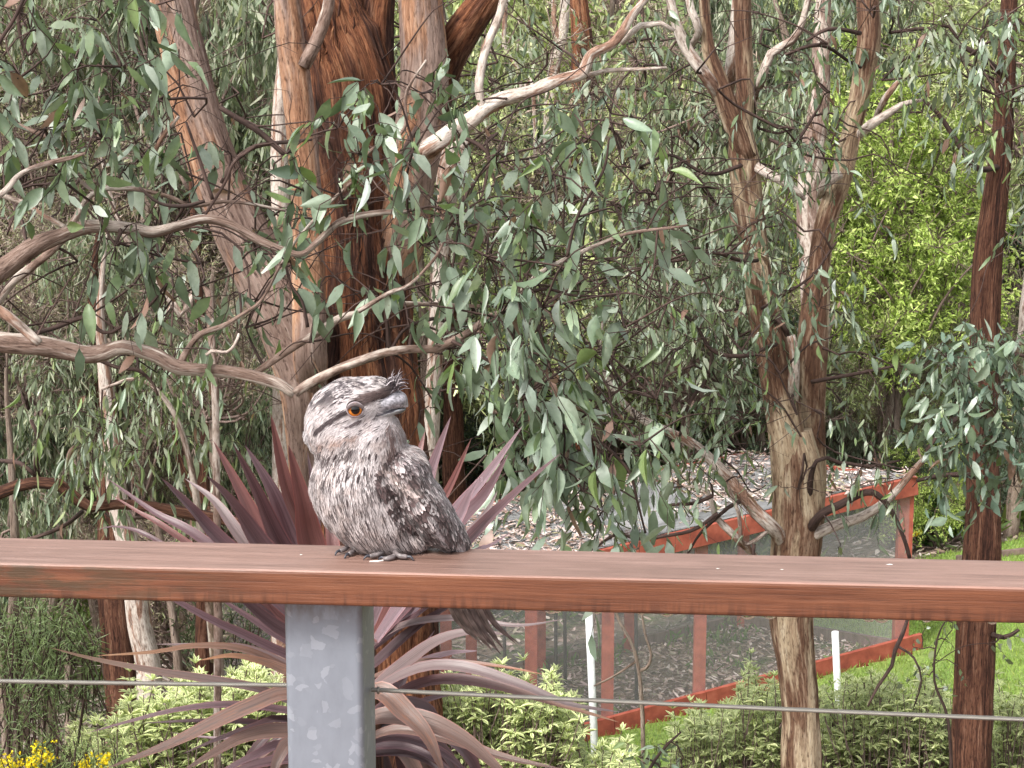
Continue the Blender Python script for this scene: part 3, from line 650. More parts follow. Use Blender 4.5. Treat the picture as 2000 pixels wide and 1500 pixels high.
# ------------------------------------------------------------------ trees
GUM = np.array([(.14, .18, .13), (.18, .22, .165), (.10, .135, .085), (.26, .30, .245), (.14, .19, .095)])
DULL = np.array([(.17, .20, .125), (.22, .25, .17), (.12, .14, .085), (.29, .31, .24), (.20, .23, .11)])
class Tree:
    def __init__(s, name, label, base, cat='tree', group=None):
        s.root = empty(name, base); tag(s.root, label, cat, group); s.tw = Buf(); s.nodes = []; s.L = []; s.seed = len(bpy.data.objects)
    def limb(s, pts, mat, d=None, part='limb', sides=12, noise=.12, ridge=0., step=.06, nf=(6, 3), wob=0.0, reg=True):
        if part in ('limb', 'branch') and mat in ('pale', 'branch', 'twig') and len(pts[0]) == 3 and d is not None and d > 8.5 and pts[0][2] < 40:
            pts = [(pts[0][0], pts[0][1], pts[0][2], d + .16)] + list(pts[1:])
        """pts: (px, py, width_px[, depth])"""
        W_ = [p[2] for p in pts]; D_ = [p[3] if len(p) > 3 else d for p in pts]
        X = np.array([P(p[0], p[1], dd) for p, dd in zip(pts, D_)]); r = np.array([w / 2 * S(p[1], dd) for p, w, dd in zip(pts, W_, D_)])
        X, r = resample(X, r, step)
        if wob: X = X + (np.stack([vn(X * 5 + 10 * i, s.seed) for i in range(3)], -1) - .5) * wob
        s.seed += 1
        v, q, t, b = tube(X, r, sides, noise, nf, s.seed, True, ridge)
        o = child(part, mk_mesh(part, v, q, t, {'bark': b + [0, 0, s.seed * 3.7]}), M[mat], s.root)
        if reg: s.nodes.append(np.concatenate([X, r[:, None]], 1))
        return X
    def twig(s, p0, p1, r0, r1=.0012, wob=.12, step=.05, sides=4):
        L = np.linalg.norm(p1 - p0); k = max(2, int(L / .14)); t = np.linspace(0, 1, k + 1)[:, None]
        X = p0 + (p1 - p0) * t + rng.normal(0, wob * min(L, .5) * .3, (k + 1, 3)) * np.sin(t * math.pi) + np.array([0, 0, .12 * L]) * np.sin(t * math.pi)
        X, r = resample(X, np.linspace(r0, r1, k + 1), step)
        v, q, tt, b = tube(X, r, sides, cap=False); s.tw.add(v, q, None, b + [0, 0, s.tw.n * .01]); return X
    def near(s, p):
        N_ = np.concatenate(s.nodes); dd = np.linalg.norm(N_[:, :3] - p, axis=1); i = np.argmin(dd + np.where(N_[:, 3] < .002, 9, 0)); return N_[i]
    def sprig(s, p0, dirn, L, ll, lw, pal, droop=.5, spacing=.03, hang=.7, lw_j=.2):
        n = max(3, int(L / spacing)); k = 5; t = np.linspace(0, 1, k)[:, None]
        X = p0 + dirn * L * t + np.array([0, 0, -1]) * droop * L * t ** 2 + rng.normal(0, .012, (k, 3))
        v, q, tt, b = tube(X, np.linspace(.0022, .0008, k), 3, cap=False); s.tw.add(v, q, None, b)
        tt = np.linspace(.12, 1, n)[:, None]; i = (tt[:, 0] * (k - 1)).astype(int).clip(0, k - 2); fr = tt * (k - 1) - i[:, None]
        pos = X[i] * (1 - fr) + X[i + 1] * fr
        d = nz(rng.normal(0, .55, (n, 3)) + dirn * .35 + np.array([0, 0, -hang * 1.3]))
        nn = nz(rng.normal(0, 1, (n, 3)) + np.array([0, -.5, .4]))
        l = ll * (.45 + .95 * rng.random(n) ** .8); w = l * lw * rng.uniform(.65, 1.35, n)
        c = pal[rng.integers(0, len(pal), n)] * rng.uniform(.75, 1.25, (n, 1))
        f = rng.random(n); c = np.where((f < .03)[:, None], np.array([.22, .13, .10]), c); c = np.where(((f > .93) & (f < .97))[:, None], np.array([.16, .22, .08]), c)
        s.L.append(np.concatenate([pos, d, nn, l[:, None], w[:, None], rng.uniform(-.5, .5, (n, 1)), c], 1))
    def clump(s, px, py, d, rpx, n, ll=.085, lw=.32, pal=GUM, droop=.5, hang=.7, L=(.12, .26), conn=True, dj=.35, spacing=.03):
        c = P(px, py, d); R_ = rpx * S(py, d)
        if conn and s.nodes:
            nd = s.near(c); q = nd[:3]
            s.twig(q, c, min(nd[3] * .7, .007), .003)
            s.nodes.append(np.concatenate([c, [.003]])[None])
        for _ in range(n):
            u = nz(rng.normal(0, 1, 3)); r = R_ * rng.random() ** .45; p = c + u * r * np.array([1, dj / max(.2, R_) if R_ < dj else 1, 1])
            s.twig(c + u * r * .1, p, .0028, .0018, .15, .07, 3)
            dirn = nz(u + rng.normal(0, .6, 3) + np.array([0, 0, -.15]))
            s.sprig(p, dirn, rng.uniform(*L), ll, lw, pal, droop, spacing, hang)
    def finish(s, nobj=300, tpl=MID, near3=True, mat='leaf'):
        s.tw and child('twigs', s.tw.mesh('twigs', 'bark'), M['twig'], s.root, 'stuff')
        if not s.L: return
        A = np.concatenate(s.L); px, py, t = proj(A[:, :3]); vis = (px > -20) & (px < 2020) & (py > -20) & (py < 1520)
        score = np.where(vis, A[:, 9] / t, 0) ; order = np.argsort(-score); ob = order[:nobj]; ob = ob[score[ob] > 0]; rest = np.setdiff1d(np.arange(len(A)), ob)
        B = A[rest]
        v, q, c = leaves(B[:, :3], B[:, 3:6], B[:, 6:9], B[:, 9], B[:, 10], B[:, 11], B[:, 12:15], tpl)
        child('foliage', mk_mesh('foliage', v, q, attrs={'col': c}), M[mat], s.root, 'stuff')
        base = s.root.location
        for i in ob:
            a = A[i]; key = LV[rng.integers(0, len(LV))]
            # pick the variant with the nearest colour
            j = int(np.argmin(np.abs(LVC - a[12:15]).sum(1) + rng.uniform(0, .03, len(LVC))))
            m = LVM[j]; D = nz(a[3:6]); sd_ = nz(np.cross(D, a[6:9])); nn = np.cross(sd_, D)
            Mx = Matrix(((sd_[0] * a[10], D[0] * a[9], nn[0] * a[9], a[0]), (sd_[1] * a[10], D[1] * a[9], nn[1] * a[9], a[1]), (sd_[2] * a[10], D[2] * a[9], nn[2] * a[9], a[2]), (0, 0, 0, 1)))
            o = bpy.data.objects.new('leaf', m); COL.objects.link(o); o.parent = s.root; o.matrix_parent_inverse = Matrix.Translation(-base); o.matrix_basis = Mx
def web(t, n, x0, x1, y0, y1, d0, d1, r=.006):
    for _ in range(n):
        p = P(rng.uniform(x0, x1), rng.uniform(y0, y1), rng.uniform(d0, d1)); e = p + np.array([rng.uniform(-.8, .8), rng.uniform(-.2, .2), rng.uniform(-.5, .5)])
        nd = t.near(p)[:3]; t.twig(nd, p, r * 1.3, r, .5, .07, 4); t.twig(p, e, r, .001, .4, .06, 4)
        for _ in range(2): t.twig(p + (e - p) * rng.random(), p + (e - p) * rng.random() + rng.normal(0, .2, 3), r * .5, .0007, .4, .06, 3)
LV = [0]; LVM = []; LVC = []
for j in range(20):
    c = (GUM if j < 14 else np.array([(.15, .20, .08), (.22, .13, .10), (.24, .28, .25), (.07, .10, .07), (.16, .22, .09), (.28, .31, .29)]))[j % (5 if j < 14 else 6)] * rng.uniform(.8, 1.25)
    v, q, a = leaves([[0, 0, 0]], [[0, 1, 0]], [[0, 0, 1]], 1., 1., rng.uniform(-.45, .45), [c], NEAR if j % 2 else [(0, .05), (.08, .4), (.22, .85), (.42, 1.0), (.62, .74), (.82, .34), (1, .02)], True, None, rng.uniform(.1, .45))
    v = v.copy(); v[:, 0] += .0
    m = mk_mesh('gum_leaf', v, q, attrs={'col': a}); m.materials.append(M['leaf']); LVM.append(m); LVC.append(c)
LVC = np.array(LVC)

# tree A : big multi-stemmed tree left of centre, 8 m out
def gb(px, d):
    x = P(px, 1400, d)[0]; return (x, d, float(g(x, d)))
DA = 8.0
tA = Tree('large_gum_tree', 'large gum tree with shaggy red brown trunk behind the bird', gb(730, DA))
fz = float(g(P(730, 1500, DA)[0], DA)); pyb = 1500 + (P(730, 1500, DA)[2] - fz) / S(1500, DA)
tA.limb([(735, pyb, 330), (735, 1700, 250), (738, 1500, 225), (742, 1300, 220), (735, 1050, 215), (725, 850, 205), (712, 700, 190), (705, 560, 185), (700, 400, 190), (690, 280, 200), (672, 150, 190), (640, 60, 170), (610, -60, 140), (580, -200, 120)],
        'red', DA + .25, 'trunk', 128, .08, .20, .025, (9, 6))
tA.limb([(700, 560, 120), (720, 420, 130), (728, 300, 120), (722, 160, 96), (728, 60, 82), (738, -60, 72), (745, -200, 60)], 'red', DA + .32, 'limb', 80, .06, .18, .03, (8, 5))
tA.limb([(738, 620, 90, DA + .3), (770, 480, 110, DA + .2), (800, 350, 100, DA + .1), (822, 230, 96, DA + .05), (828, 120, 88), (822, 0, 84), (815, -180, 70)], 'pink', DA, 'limb', 64, .06, .12, .03, (7, 4))
tA.limb([(800, 330, 70, DA + .3), (835, 220, 74, DA + .25), (865, 130, 70, DA + .2), (905, 60, 64, DA + .1), (955, -10, 56), (1010, -90, 50)], 'red', DA, 'limb', 64, .06, .2, .03, (7, 4))
tA.limb([(600, 1000, 60, DA + .15), (596, 860, 74, DA), (592, 770, 88), (580, 690, 112), (548, 600, 124), (505, 520, 116), (462, 430, 104), (420, 330, 96), (385, 220, 92), (358, 110, 86), (335, 0, 80), (312, -130, 72)], 'pink', DA - .1, 'limb', 72, .06, .11, .03, (7, 4))
tA.limb([(610, 800, 40, DA + .1), (606, 700, 66), (603, 560, 66), (600, 420, 62), (592, 300, 60), (578, 160, 58), (565, 60, 54), (556, -80, 48)], 'pink', DA - .28, 'limb', 40, .05, .08, .03, (5, 2))
tA.limb([(592, 130, 26), (618, 80, 24), (640, 20, 22), (650, -60, 20)], 'branch', DA - .32, 'limb', 12)
tA.limb([(345, 30, 44), (325, 8, 30), (300, -30, 24)], 'pink', DA - .1, 'limb', 16)
tA.limb([(815, 320, 34, DA - .1), (845, 285, 36), (880, 262, 34), (920, 235, 32), (960, 200, 30), (1000, 183, 27), (1050, 172, 24), (1100, 155, 24), (1140, 145, 24), (1160, 110, 22), (1200, 90, 20), (1222, 62, 20), (1238, 28, 16), (1270, -10, 13)], 'pale', DA - .3, 'limb', 16, .18, .06, .02, (6, 14), wob=.04)
tA.limb([(942, 215, 14), (934, 165, 18), (950, 95, 17), (975, 30, 16), (990, -40, 15)], 'pale', DA - .3, 'limb', 14, .12, 0, .03, wob=.02)
tA.limb([(1215, 85, 12), (1250, 50, 12), (1290, 45, 10), (1320, 60, 7)], 'pale', DA - .25, 'limb', 10, .12, wob=.03)
tA.limb([(1135, 148, 10), (1180, 135, 9), (1240, 133, 7), (1300, 130, 5)], 'pale', DA - .25, 'limb', 8, .12, wob=.03)
tA.limb([(905, 250, 12), (893, 300, 60), (878, 340, 52), (868, 420, 40), (862, 520, 32), (850, 700, 30), (840, 900, 34), (838, 1050, 40)], 'pale', DA + 1.4, 'limb', 16, .06)
# peeling strips hanging on the trunk
sb = Buf()
for _ in range(900):
    py_ = rng.uniform(0, 1480); cx_ = np.interp(py_, [0, 150, 400, 700, 1050, 1500], [630, 672, 700, 712, 735, 738]); w_ = np.interp(py_, [0, 400, 700, 1500], [80, 90, 92, 110])
    px_ = cx_ + rng.uniform(-1, 1) * w_; dd = DA + .25 - math.sqrt(max(0, 1 - ((px_ - cx_) / w_) ** 2)) * w_ * .0023 - .005
    L = rng.uniform(20, 90); p = PP([(px_, py_, dd), (px_ + rng.normal(0, 2), py_ + L * .5, dd - rng.uniform(0, .012)), (px_ + rng.normal(0, 6), py_ + L, dd - rng.uniform(0, .03))])
    p, r = resample(p, [.002, .004, .001], .05); r = r * rng.uniform(.5, 1.6); v, q, t, b = tube(p, r * 1.2, 4, cap=False); sb.add(v, q, None, b * 1.0 + rng.uniform(0, 9, 3))
child('bark_strips', sb.mesh('bark_strips', 'bark'), M['red'], tA.root, 'stuff')
DK = 'twig'
for L_ in ([(893, 265, 8), (955, 300, 8), (950, 350, 9), (940, 410, 9), (935, 450, 8), (905, 510, 8), (880, 570, 7)], [(950, 270, 5), (960, 330, 6), (980, 400, 6), (1000, 450, 5)],
           [(430, 360, 9), (455, 320, 9), (500, 285, 9), (560, 275, 7), (610, 270, 5)], [(820, 250, 10), (790, 300, 10), (770, 360, 8)], [(430, 210, 10), (500, 250, 12), (560, 305, 12)]):
    tA.limb(L_, DK, DA - .5, 'branch', 8, .1, 0, .03, wob=.04)

# tree D : close branches that come in from a tree left of the frame, 5 m out
DD = 5.0
tD = Tree('overhanging_gum_tree', 'gum tree whose leafy branches reach in from the left above the bird', gb(-700, 6.5))
bx, by, bz = gb(-700, 6.5)
zt = P(-700, 1500, 6.5)[2]; pyb = 1500 + (zt - bz) / S(1500, 6.5)
tD.limb([(-700, pyb, 330, 6.5), (-690, 1300, 250, 6.4), (-680, 800, 220, 6.2), (-640, 400, 200, 6.0), (-600, 0, 160, 6.0), (-560, -400, 110, 6.0)], 'pink', 6.5, 'trunk', 40, .08, .06, .06, reg=False)
BR = [
 ('branch', [(-660, 640, 80, 6.0), (-300, 650, 58, 5.4), (-80, 655, 47), (0, 662, 44), (90, 672, 42), (160, 693, 36), (200, 690, 35), (240, 675, 35), (290, 690, 34), (330, 712, 31), (360, 721, 30), (430, 728, 28), (490, 738, 27), (540, 752, 25), (570, 772, 20)]),
 ('branch', [(572, 772, 20), (592, 757, 22), (650, 727, 21), (700, 708, 21), (750, 690, 20), (800, 682, 20), (850, 680, 20), (880, 668, 18), (920, 643, 17), (950, 615, 15), (985, 596, 12), (1040, 545, 11), (1110, 498, 10), (1160, 474, 9), (1230, 452, 8), (1340, 440, 5)]),
 ('pale', [(-60, 590, 22), (0, 614, 24), (40, 640, 22), (80, 668, 20)]),
 ('branch', [(350, 716, 18), (372, 682, 14), (398, 656, 12), (440, 642, 11), (470, 625, 9), (515, 590, 7), (545, 520, 6)]),
 ('branch', [(490, 738, 14), (530, 705, 16), (580, 668, 17), (625, 640, 18), (660, 620, 18), (700, 608, 16), (740, 592, 13), (800, 590, 11), (870, 592, 9), (960, 602, 7)]),
 ('branch', [(700, 608, 12), (760, 575, 10), (800, 560, 8), (840, 515, 7), (860, 480, 5)]),
 ('twig', [(50, 652, 10), (110, 641, 11), (150, 628, 11), (175, 626, 10), (190, 648, 9), (215, 655, 8), (250, 632, 8), (290, 600, 7), (325, 555, 5)]),
 ('twig', [(180, 698, 9), (225, 716, 9), (270, 722, 9), (300, 745, 7), (312, 770, 6)]),
 ('pale', [(400, 690, 7), (410, 682, 8), (440, 684, 8), (455, 670, 8), (463, 650, 6)]),
 ('branch', [(-640, 430, 90, 6.0), (-300, 600, 60, 5.4), (-80, 562, 50), (0, 530, 46), (60, 488, 40), (130, 460, 33), (180, 446, 29), (260, 448, 25), (300, 454, 23), (350, 442, 23), (400, 431, 22), (450, 443, 20), (500, 470, 19), (550, 490, 17), (590, 498, 15), (622, 472, 15), (660, 434, 15), (700, 420, 14), (750, 412, 12), (795, 410, 9)]),
 ('branch', [(-60, 660, 17), (0, 585, 18), (30, 545, 18), (80, 500, 20), (120, 462, 18), (150, 420, 16), (165, 393, 14), (200, 372, 12), (260, 372, 11), (330, 388, 10), (370, 404, 10), (430, 395, 8), (490, 400, 7), (560, 412, 6)]),
 ('branch', [(-100, 430, 18), (0, 383, 15), (40, 345, 13), (90, 325, 13), (140, 312, 10), (170, 300, 6)]),
 ('pale', [(0, 382, 10), (50, 398, 11), (90, 420, 11), (130, 440, 10)]),
 ('branch', [(30, 240, 10), (90, 265, 12), (130, 295, 10), (165, 330, 8)]),
 ('twig', [(-60, 200, 12), (0, 90, 10), (30, 40, 8), (60, -40, 8)]),
 ('twig', [(60, -40, 8), (40, 50, 8), (60, 110, 7), (85, 70, 6)]),
 ('pale', [(352, 225, 7), (325, 255, 11), (303, 290, 10), (296, 330, 9), (287, 362, 7)]),
 ('twig', [(420, 395, 8), (400, 330, 8), (385, 285, 7), (370, 240, 6)]),
 ('twig', [(500, 285, 6), (455, 320, 8), (440, 355, 7), (400, 430, 6)]),
 ('branch', [(545, 520, 6), (575, 470, 7), (600, 440, 7), (650, 385, 7), (690, 350, 6)]),
 ('twig', [(270, 372, 7), (310, 400, 8), (360, 405, 9), (400, 395, 8)]),
 ('twig', [(600, 640, 8), (590, 590, 7), (570, 560, 6), (560, 520, 6)]),
 ('twig', [(760, 690, 8), (790, 640, 7), (850, 620, 8), (880, 640, 7), (905, 650, 6)]),
 ('twig', [(880, 668, 9), (930, 690, 8), (980, 720, 8), (1040, 790, 8), (1100, 835, 8), (1160, 860, 8), (1200, 890, 8), (1235, 930, 7), (1250, 990, 6), (1262, 1045, 5)]),
 ('twig', [(985, 596, 8), (1060, 565, 7), (1120, 575, 6), (1200, 575, 5)]),
 ('twig', [(860, 480, 7), (885, 440, 8), (900, 400, 8), (925, 350, 7), (975, 310, 6), (1050, 290, 5)]),
 ('twig', [(1110, 498, 8), (1130, 420, 7), (1180, 330, 6), (1190, 270, 5)]),
 ('twig', [(1100, 835, 6), (1160, 800, 6), (1240, 740, 5), (1290, 690, 4)]),
 ('branch', [(690, 350, 6), (720, 290, 8), (790, 250, 8), (795, 180, 7), (830, 120, 5)]),
]
for i_, (mt, L_) in enumerate(BR):
    L_ = [(p[0], p[1], p[2] * .88, p[3] if len(p) > 3 else DD + .25 * math.sin(i_ * 2.1) * (0 if i_ < 2 else 1)) for p in L_]
    tD.limb(L_, mt, DD, 'branch', 14 if max(p[2] for p in L_) > 14 else 7, .2, .05, .016, (6, 16), wob=.022)
CL = [(60, 60, 80, 5), (190, 40, 80, 5), (40, 150, 60, 4), (150, 175, 70, 5), (235, 130, 70, 5), (200, 270, 70, 6), (90, 250, 55, 3), (310, 195, 60, 4), (345, 330, 50, 3), (240, 335, 50, 3), (130, 360, 50, 3),
      (225, 480, 60, 5), (310, 500, 50, 4), (270, 20, 60, 4), (500, 480, 40, 3), (560, 510, 30, 2), (450, 300, 35, 3), (560, 300, 45, 2), (660, 250, 50, 3), (745, 165, 60, 4), (850, 175, 60, 4), (810, 290, 50, 4), (700, 300, 40, 3), (660, 360, 35, 2), (590, 370, 30, 2), (460, 570, 20, 1),
      (900, 420, 60, 5), (830, 480, 55, 5), (950, 500, 65, 5), (1030, 440, 60, 5), (1100, 460, 55, 4), (970, 300, 55, 4), (1080, 340, 55, 4), (1150, 270, 60, 5), (1240, 250, 55, 4), (1200, 400, 45, 4), (1280, 380, 40, 3),
      (985, 580, 40, 4), (1050, 620, 40, 4), (740, 580, 18, 2), (800, 640, 15, 1), (480, 640, 18, 1), (605, 668, 12, 1), (500, 585, 18, 2),
      (1000, 700, 45, 4), (950, 740, 40, 3), (1050, 760, 50, 5), (1000, 840, 40, 4), (1075, 860, 45, 4), (1110, 930, 35, 3), (1200, 850, 45, 4), (1250, 890, 30, 3), (1170, 960, 35, 4), (920, 600, 40, 3), (880, 550, 40, 3), (1130, 560, 40, 3), (1220, 640, 40, 3), (1150, 690, 40, 3)]
for (a, b, c, n) in CL:
    tD.clump(a, b, DD + rng.uniform(-.25, .35), c, int(n * 1.35 + .5), .078, .33, GUM, .6, .9, (.08, .22), spacing=.026)
PALE = np.array([(.24, .29, .245), (.19, .24, .19), (.30, .345, .31), (.15, .20, .14), (.22, .28, .18)])
for (a, b, c, n) in [(1060, 600, 48, 6), (1000, 680, 45, 6), (1075, 720, 48, 6), (1020, 780, 45, 6), (1080, 830, 45, 6), (1035, 880, 38, 5), (1100, 915, 32, 4), (975, 620, 35, 4), (1190, 900, 34, 4), (1140, 960, 30, 4), (1250, 870, 26, 3)]:
    tD.clump(a, b, DD - .25, c, n, .080, .32, PALE, .8, 1.3, (.08, .2), spacing=.024)
# loose extra sprays between them
for _ in range(14):
    a, b = (rng.uniform(0, 700), rng.uniform(0, 520)) if rng.random() < .35 else (rng.uniform(820, 1330), rng.uniform(180, 800))
    tD.clump(a, b, DD + rng.uniform(.3, 1.3), 30, 2, .07, .34, GUM, .5, .75, (.08, .2))
for _ in range(150):
    nd = tD.nodes[rng.integers(0, len(tD.nodes))]; q = nd[rng.integers(0, len(nd))][:3]; pp = proj(q)
    if pp[0] < -50: continue
    tD.twig(q, q + np.array([rng.uniform(-.35, .45), rng.uniform(-.1, .5), rng.uniform(-.3, .3)]), .0035, .0008, .4, .04, 4)
web(tD, 26, 0, 560, 150, 700, DD + .2, DD + 1.2, .0035)
web(tD, 20, 850, 1300, 400, 900, DD, DD + .8, .003)
tD.finish(300, MID)

# background sprays carried by tree A
for _ in range(75):
    a, b = rng.uniform(860, 1400) if rng.random() < .75 else rng.uniform(380, 900), rng.uniform(-60, 860)
    if 560 < a < 800: continue
    tA.clump(a, b, DA + rng.uniform(.4, 2), 50, 3, .066, .27, DULL, .7, 1.0, (.12, .28))
web(tA, 50, 380, 1350, 0, 700, DA - .4, DA + 1.4, .005)
tA.finish(300, MID)

# tree B : forked gum right of centre, 9.5 m out
DB = 9.5
tB = Tree('forked_gum_tree', 'forked gum tree with peeling tan bark standing before the net cage', gb(1560, DB))
zt = P(1560, 1500, DB)[2]; pyb = 1500 + (zt - float(g(P(1560, 1500, DB)[0], DB))) / S(1500, DB)
tB.limb([(1565, pyb, 110), (1568, 1600, 82), (1565, 1500, 76), (1563, 1400, 72), (1555, 1300, 76), (1545, 1200, 84), (1552, 1100, 98), (1560, 1000, 104), (1556, 900, 96), (1550, 840, 70)], 'tan', DB, 'trunk', 64, .06, .12, .03, (6, 4))
tB.limb([(1545, 1000, 64), (1542, 920, 70), (1536, 850, 70), (1524, 760, 70), (1508, 680, 66), (1490, 600, 60), (1475, 500, 52), (1462, 400, 60), (1452, 310, 64), (1448, 250, 44), (1455, 180, 36), (1452, 90, 34), (1450, 0, 34), (1455, -120, 30)], 'tan', DB - .02, 'stem', 40, .05, .08, .03, (5, 2))
tB.limb([(1578, 1020, 56), (1585, 940, 58), (1584, 860, 58), (1582, 760, 62), (1586, 680, 60), (1592, 600, 52), (1600, 520, 42), (1615, 430, 42), (1645, 340, 42), (1665, 250, 36), (1682, 170, 42), (1697, 80, 46), (1695, 10, 44), (1690, -120, 36)], 'tan', DB + .1, 'stem', 40, .05, .08, .03, (5, 2))
tB.limb([(1458, 310, 44), (1425, 220, 40), (1405, 160, 36), (1385, 100, 28), (1378, 40, 22), (1372, -60, 20)], 'tan', DB - .05, 'limb', 20, .06, .05)
tB.limb([(1420, 215, 26), (1385, 160, 26), (1345, 100, 24), (1325, 60, 22), (1312, 20, 20), (1300, -40, 18)], 'pale', DB - .08, 'limb', 16, .1, wob=.02)
tB.limb([(1345, 98, 12), (1365, 60, 16), (1350, 20, 16), (1340, -30, 14)], 'pale', DB - .1, 'limb', 12, .1)
tB.limb([(1420, 200, 24), (1430, 120, 26), (1438, 40, 24), (1444, -60, 20)], 'pale', DB + .12, 'limb', 14, .1)
tB.limb([(1470, 190, 16), (1490, 150, 18), (1510, 105, 18), (1550, 80, 16), (1570, 40, 14), (1585, -20, 12)], 'branch', DB - .05, 'limb', 12, .1, wob=.03)
tB.limb([(1548, 800, 22), (1551, 740, 22), (1552, 690, 20), (1545, 655, 16)], 'pale', DB - .16, 'limb', 12, .08)
tB.limb([(1500, 640, 16), (1520, 620, 16), (1540, 655, 12)], 'twig', DB - .15, 'limb', 10)
tB.limb([(1535, 1070, 30), (1505, 1030, 28), (1470, 990, 26), (1435, 950, 24), (1400, 910, 22), (1360, 872, 20), (1310, 845, 18), (1250, 815, 16), (1200, 765, 11), (1172, 690, 8), (1178, 610, 5)], 'pale', DB - .15, 'limb', 14, .1, 0, .03, wob=.03)
tB.limb([(1570, 1065, 26), (1600, 1042, 22), (1640, 1022, 20), (1690, 1005, 18), (1740, 968, 15), (1800, 905, 12), (1862, 862, 9)], 'pale', DB - .12, 'limb', 14, .1, 0, .03, wob=.03)
tB.limb([(1575, 1055, 22), (1600, 1012, 18), (1640, 985, 16), (1690, 962, 13), (1720, 975, 11), (1755, 1030, 8), (1775, 1090, 8)], 'twig', DB - .2, 'limb', 14, .12, 0, .03, wob=.04)
tB.limb([(1555, 1040, 20), (1600, 905, 9), (1640, 910, 9), (1700, 915, 7), (1760, 900, 5)], 'twig', DB - .2, 'limb', 8, .12, wob=.05)
tB.limb([(1475, 1088, 14), (1440, 1050, 16), (1410, 1022, 15), (1395, 1005, 12), (1380, 960, 7), (1330, 950, 5)], 'pale', DB - .25, 'limb', 10, .1, wob=.03)
tB.limb([(1500, 1035, 8), (1455, 1060, 8), (1440, 1000, 8), (1420, 940, 6)], 'branch', DB - .3, 'limb', 8, .1, wob=.03)
tB.limb([(1465, 315, 20), (1500, 335, 18), (1540, 358, 16), (1572, 388, 9)], 'pale', DB - .15, 'limb', 12, .12, wob=.02)
tB.limb([(1600, 385, 10), (1612, 360, 20), (1640, 338, 22)], 'pale', DB, 'limb', 12, .1)
tB.limb([(1655, 285, 18), (1700, 245, 20), (1735, 222, 16), (1760, 205, 12), (1800, 195, 8)], 'pale', DB, 'limb', 12, .1, wob=.02)
tB.limb([(1705, 243, 12), (1730, 190, 14), (1755, 160, 10)], 'pale', DB, 'limb', 10)
for L_ in ([(1490, 600, 8), (1560, 560, 6), (1640, 470, 5)], [(1445, 330, 9), (1380, 330, 8), (1310, 300, 6), (1250, 330, 5)], [(1475, 510, 9), (1400, 500, 8), (1330, 505, 7), (1240, 500, 6), (1180, 470, 5)],
           [(1500, 270, 8), (1540, 290, 9), (1570, 250, 6), (1600, 210, 4)], [(1390, 680, 8), (1385, 740, 8), (1350, 790, 7), (1335, 850, 6)], [(1510, 680, 9), (1440, 690, 8), (1390, 680, 7), (1350, 630, 6), (1300, 600, 5)],
           [(1680, 60, 9), (1620, 55, 8), (1570, 75, 6)], [(1680, 130, 6), (1600, 95, 8), (1540, 110, 6)], [(1335, 1100, 4), (1400, 1010, 7), (1440, 985, 9)], [(1150, 1080, 4), (1210, 1045, 7), (1260, 1055, 7), (1330, 1040, 7), (1395, 1000, 8)],
           [(1590, 740, 9), (1660, 735, 7), (1740, 720, 5)], [(1300, 980, 6), (1350, 985, 8), (1390, 968, 8)], [(1445, 1160, 5), (1470, 1100, 6), (1475, 1060, 8)]):
    tB.limb(L_, DK, DB - .3, 'branch', 8, .12, 0, .04, wob=.05)
# knot hole on the right stem
kx = P(1582, 718, DB + .1 - .068); a = np.linspace(0, 2 * math.pi, 13)[:-1]
kp = np.array([kx + np.array([math.cos(t) * .022, 0, math.sin(t) * .024]) for t in a] ); V, Q, T_, b_ = tube(np.vstack([kp, kp[:1]]), .010, 8, .2, (3, 20), 5, cap=False)
child('knot', mk_mesh('knot', V, Q, T_, {'bark': b_ * 4}), M['tan'], tB.root)
V = np.vstack([kx + [0, -.002, 0], kp]); child('knot_hole', mk_mesh('knot_hole', V, T=[[0, 1 + i, 1 + (i + 1) % 12] for i in range(12)], attrs={'bark': np.zeros((13, 3))}), M['darkstake'], tB.root)
CLB = [(1330, 150, 4), (1270, 180, 4), (1220, 330, 5), (1340, 260, 5), (1400, 400, 4), (1500, 180, 4), (1560, 160, 6), (1620, 180, 5), (1540, 250, 5), (1600, 290, 4), (1510, 60, 4), (1600, 20, 4), (1320, 420, 6), (1250, 470, 6), (1380, 500, 6), (1300, 560, 7), (1180, 560, 5), (1400, 600, 6), (1240, 650, 6), (1330, 680, 7), (1420, 720, 7),
       (1190, 720, 5), (1280, 760, 6), (1380, 800, 7), (1450, 820, 6), (1330, 860, 6), (1240, 820, 4), (1440, 600, 4), (1530, 440, 4), (1560, 520, 4), (1600, 600, 3), (1520, 580, 3), (1650, 620, 3), (1620, 690, 3), (1680, 740, 3), (1720, 780, 3), (1650, 800, 3), (1700, 860, 3), (1610, 900, 3), (1480, 450, 4), (1430, 880, 3), (1480, 250, 3), (1240, 80, 4), (1180, 200, 4), (1090, 240, 4), (1040, 120, 2)]
for (a, b, n) in CLB:
    tB.clump(a, b, DB + rng.uniform(-.8, .9), 50, max(2, int(n * 1.5)), .068, .26, GUM if rng.random() < .5 else DULL, .9, 1.1, (.12, .3), spacing=.023)
for (a, b, n) in [(1480, 430, 4), (1530, 500, 4), (1600, 300, 3), (1500, 620, 4), (1560, 560, 4), (1450, 520, 4), (1520, 250, 3), (1600, 480, 3), (1650, 420, 2), (1590, 800, 2), (1500, 340, 3), (1620, 560, 3)]:
    tB.clump(a, b, DB - rng.uniform(.4, .9), 46, n, .07, .27, GUM, .8, 1.1, (.12, .26), spacing=.023)
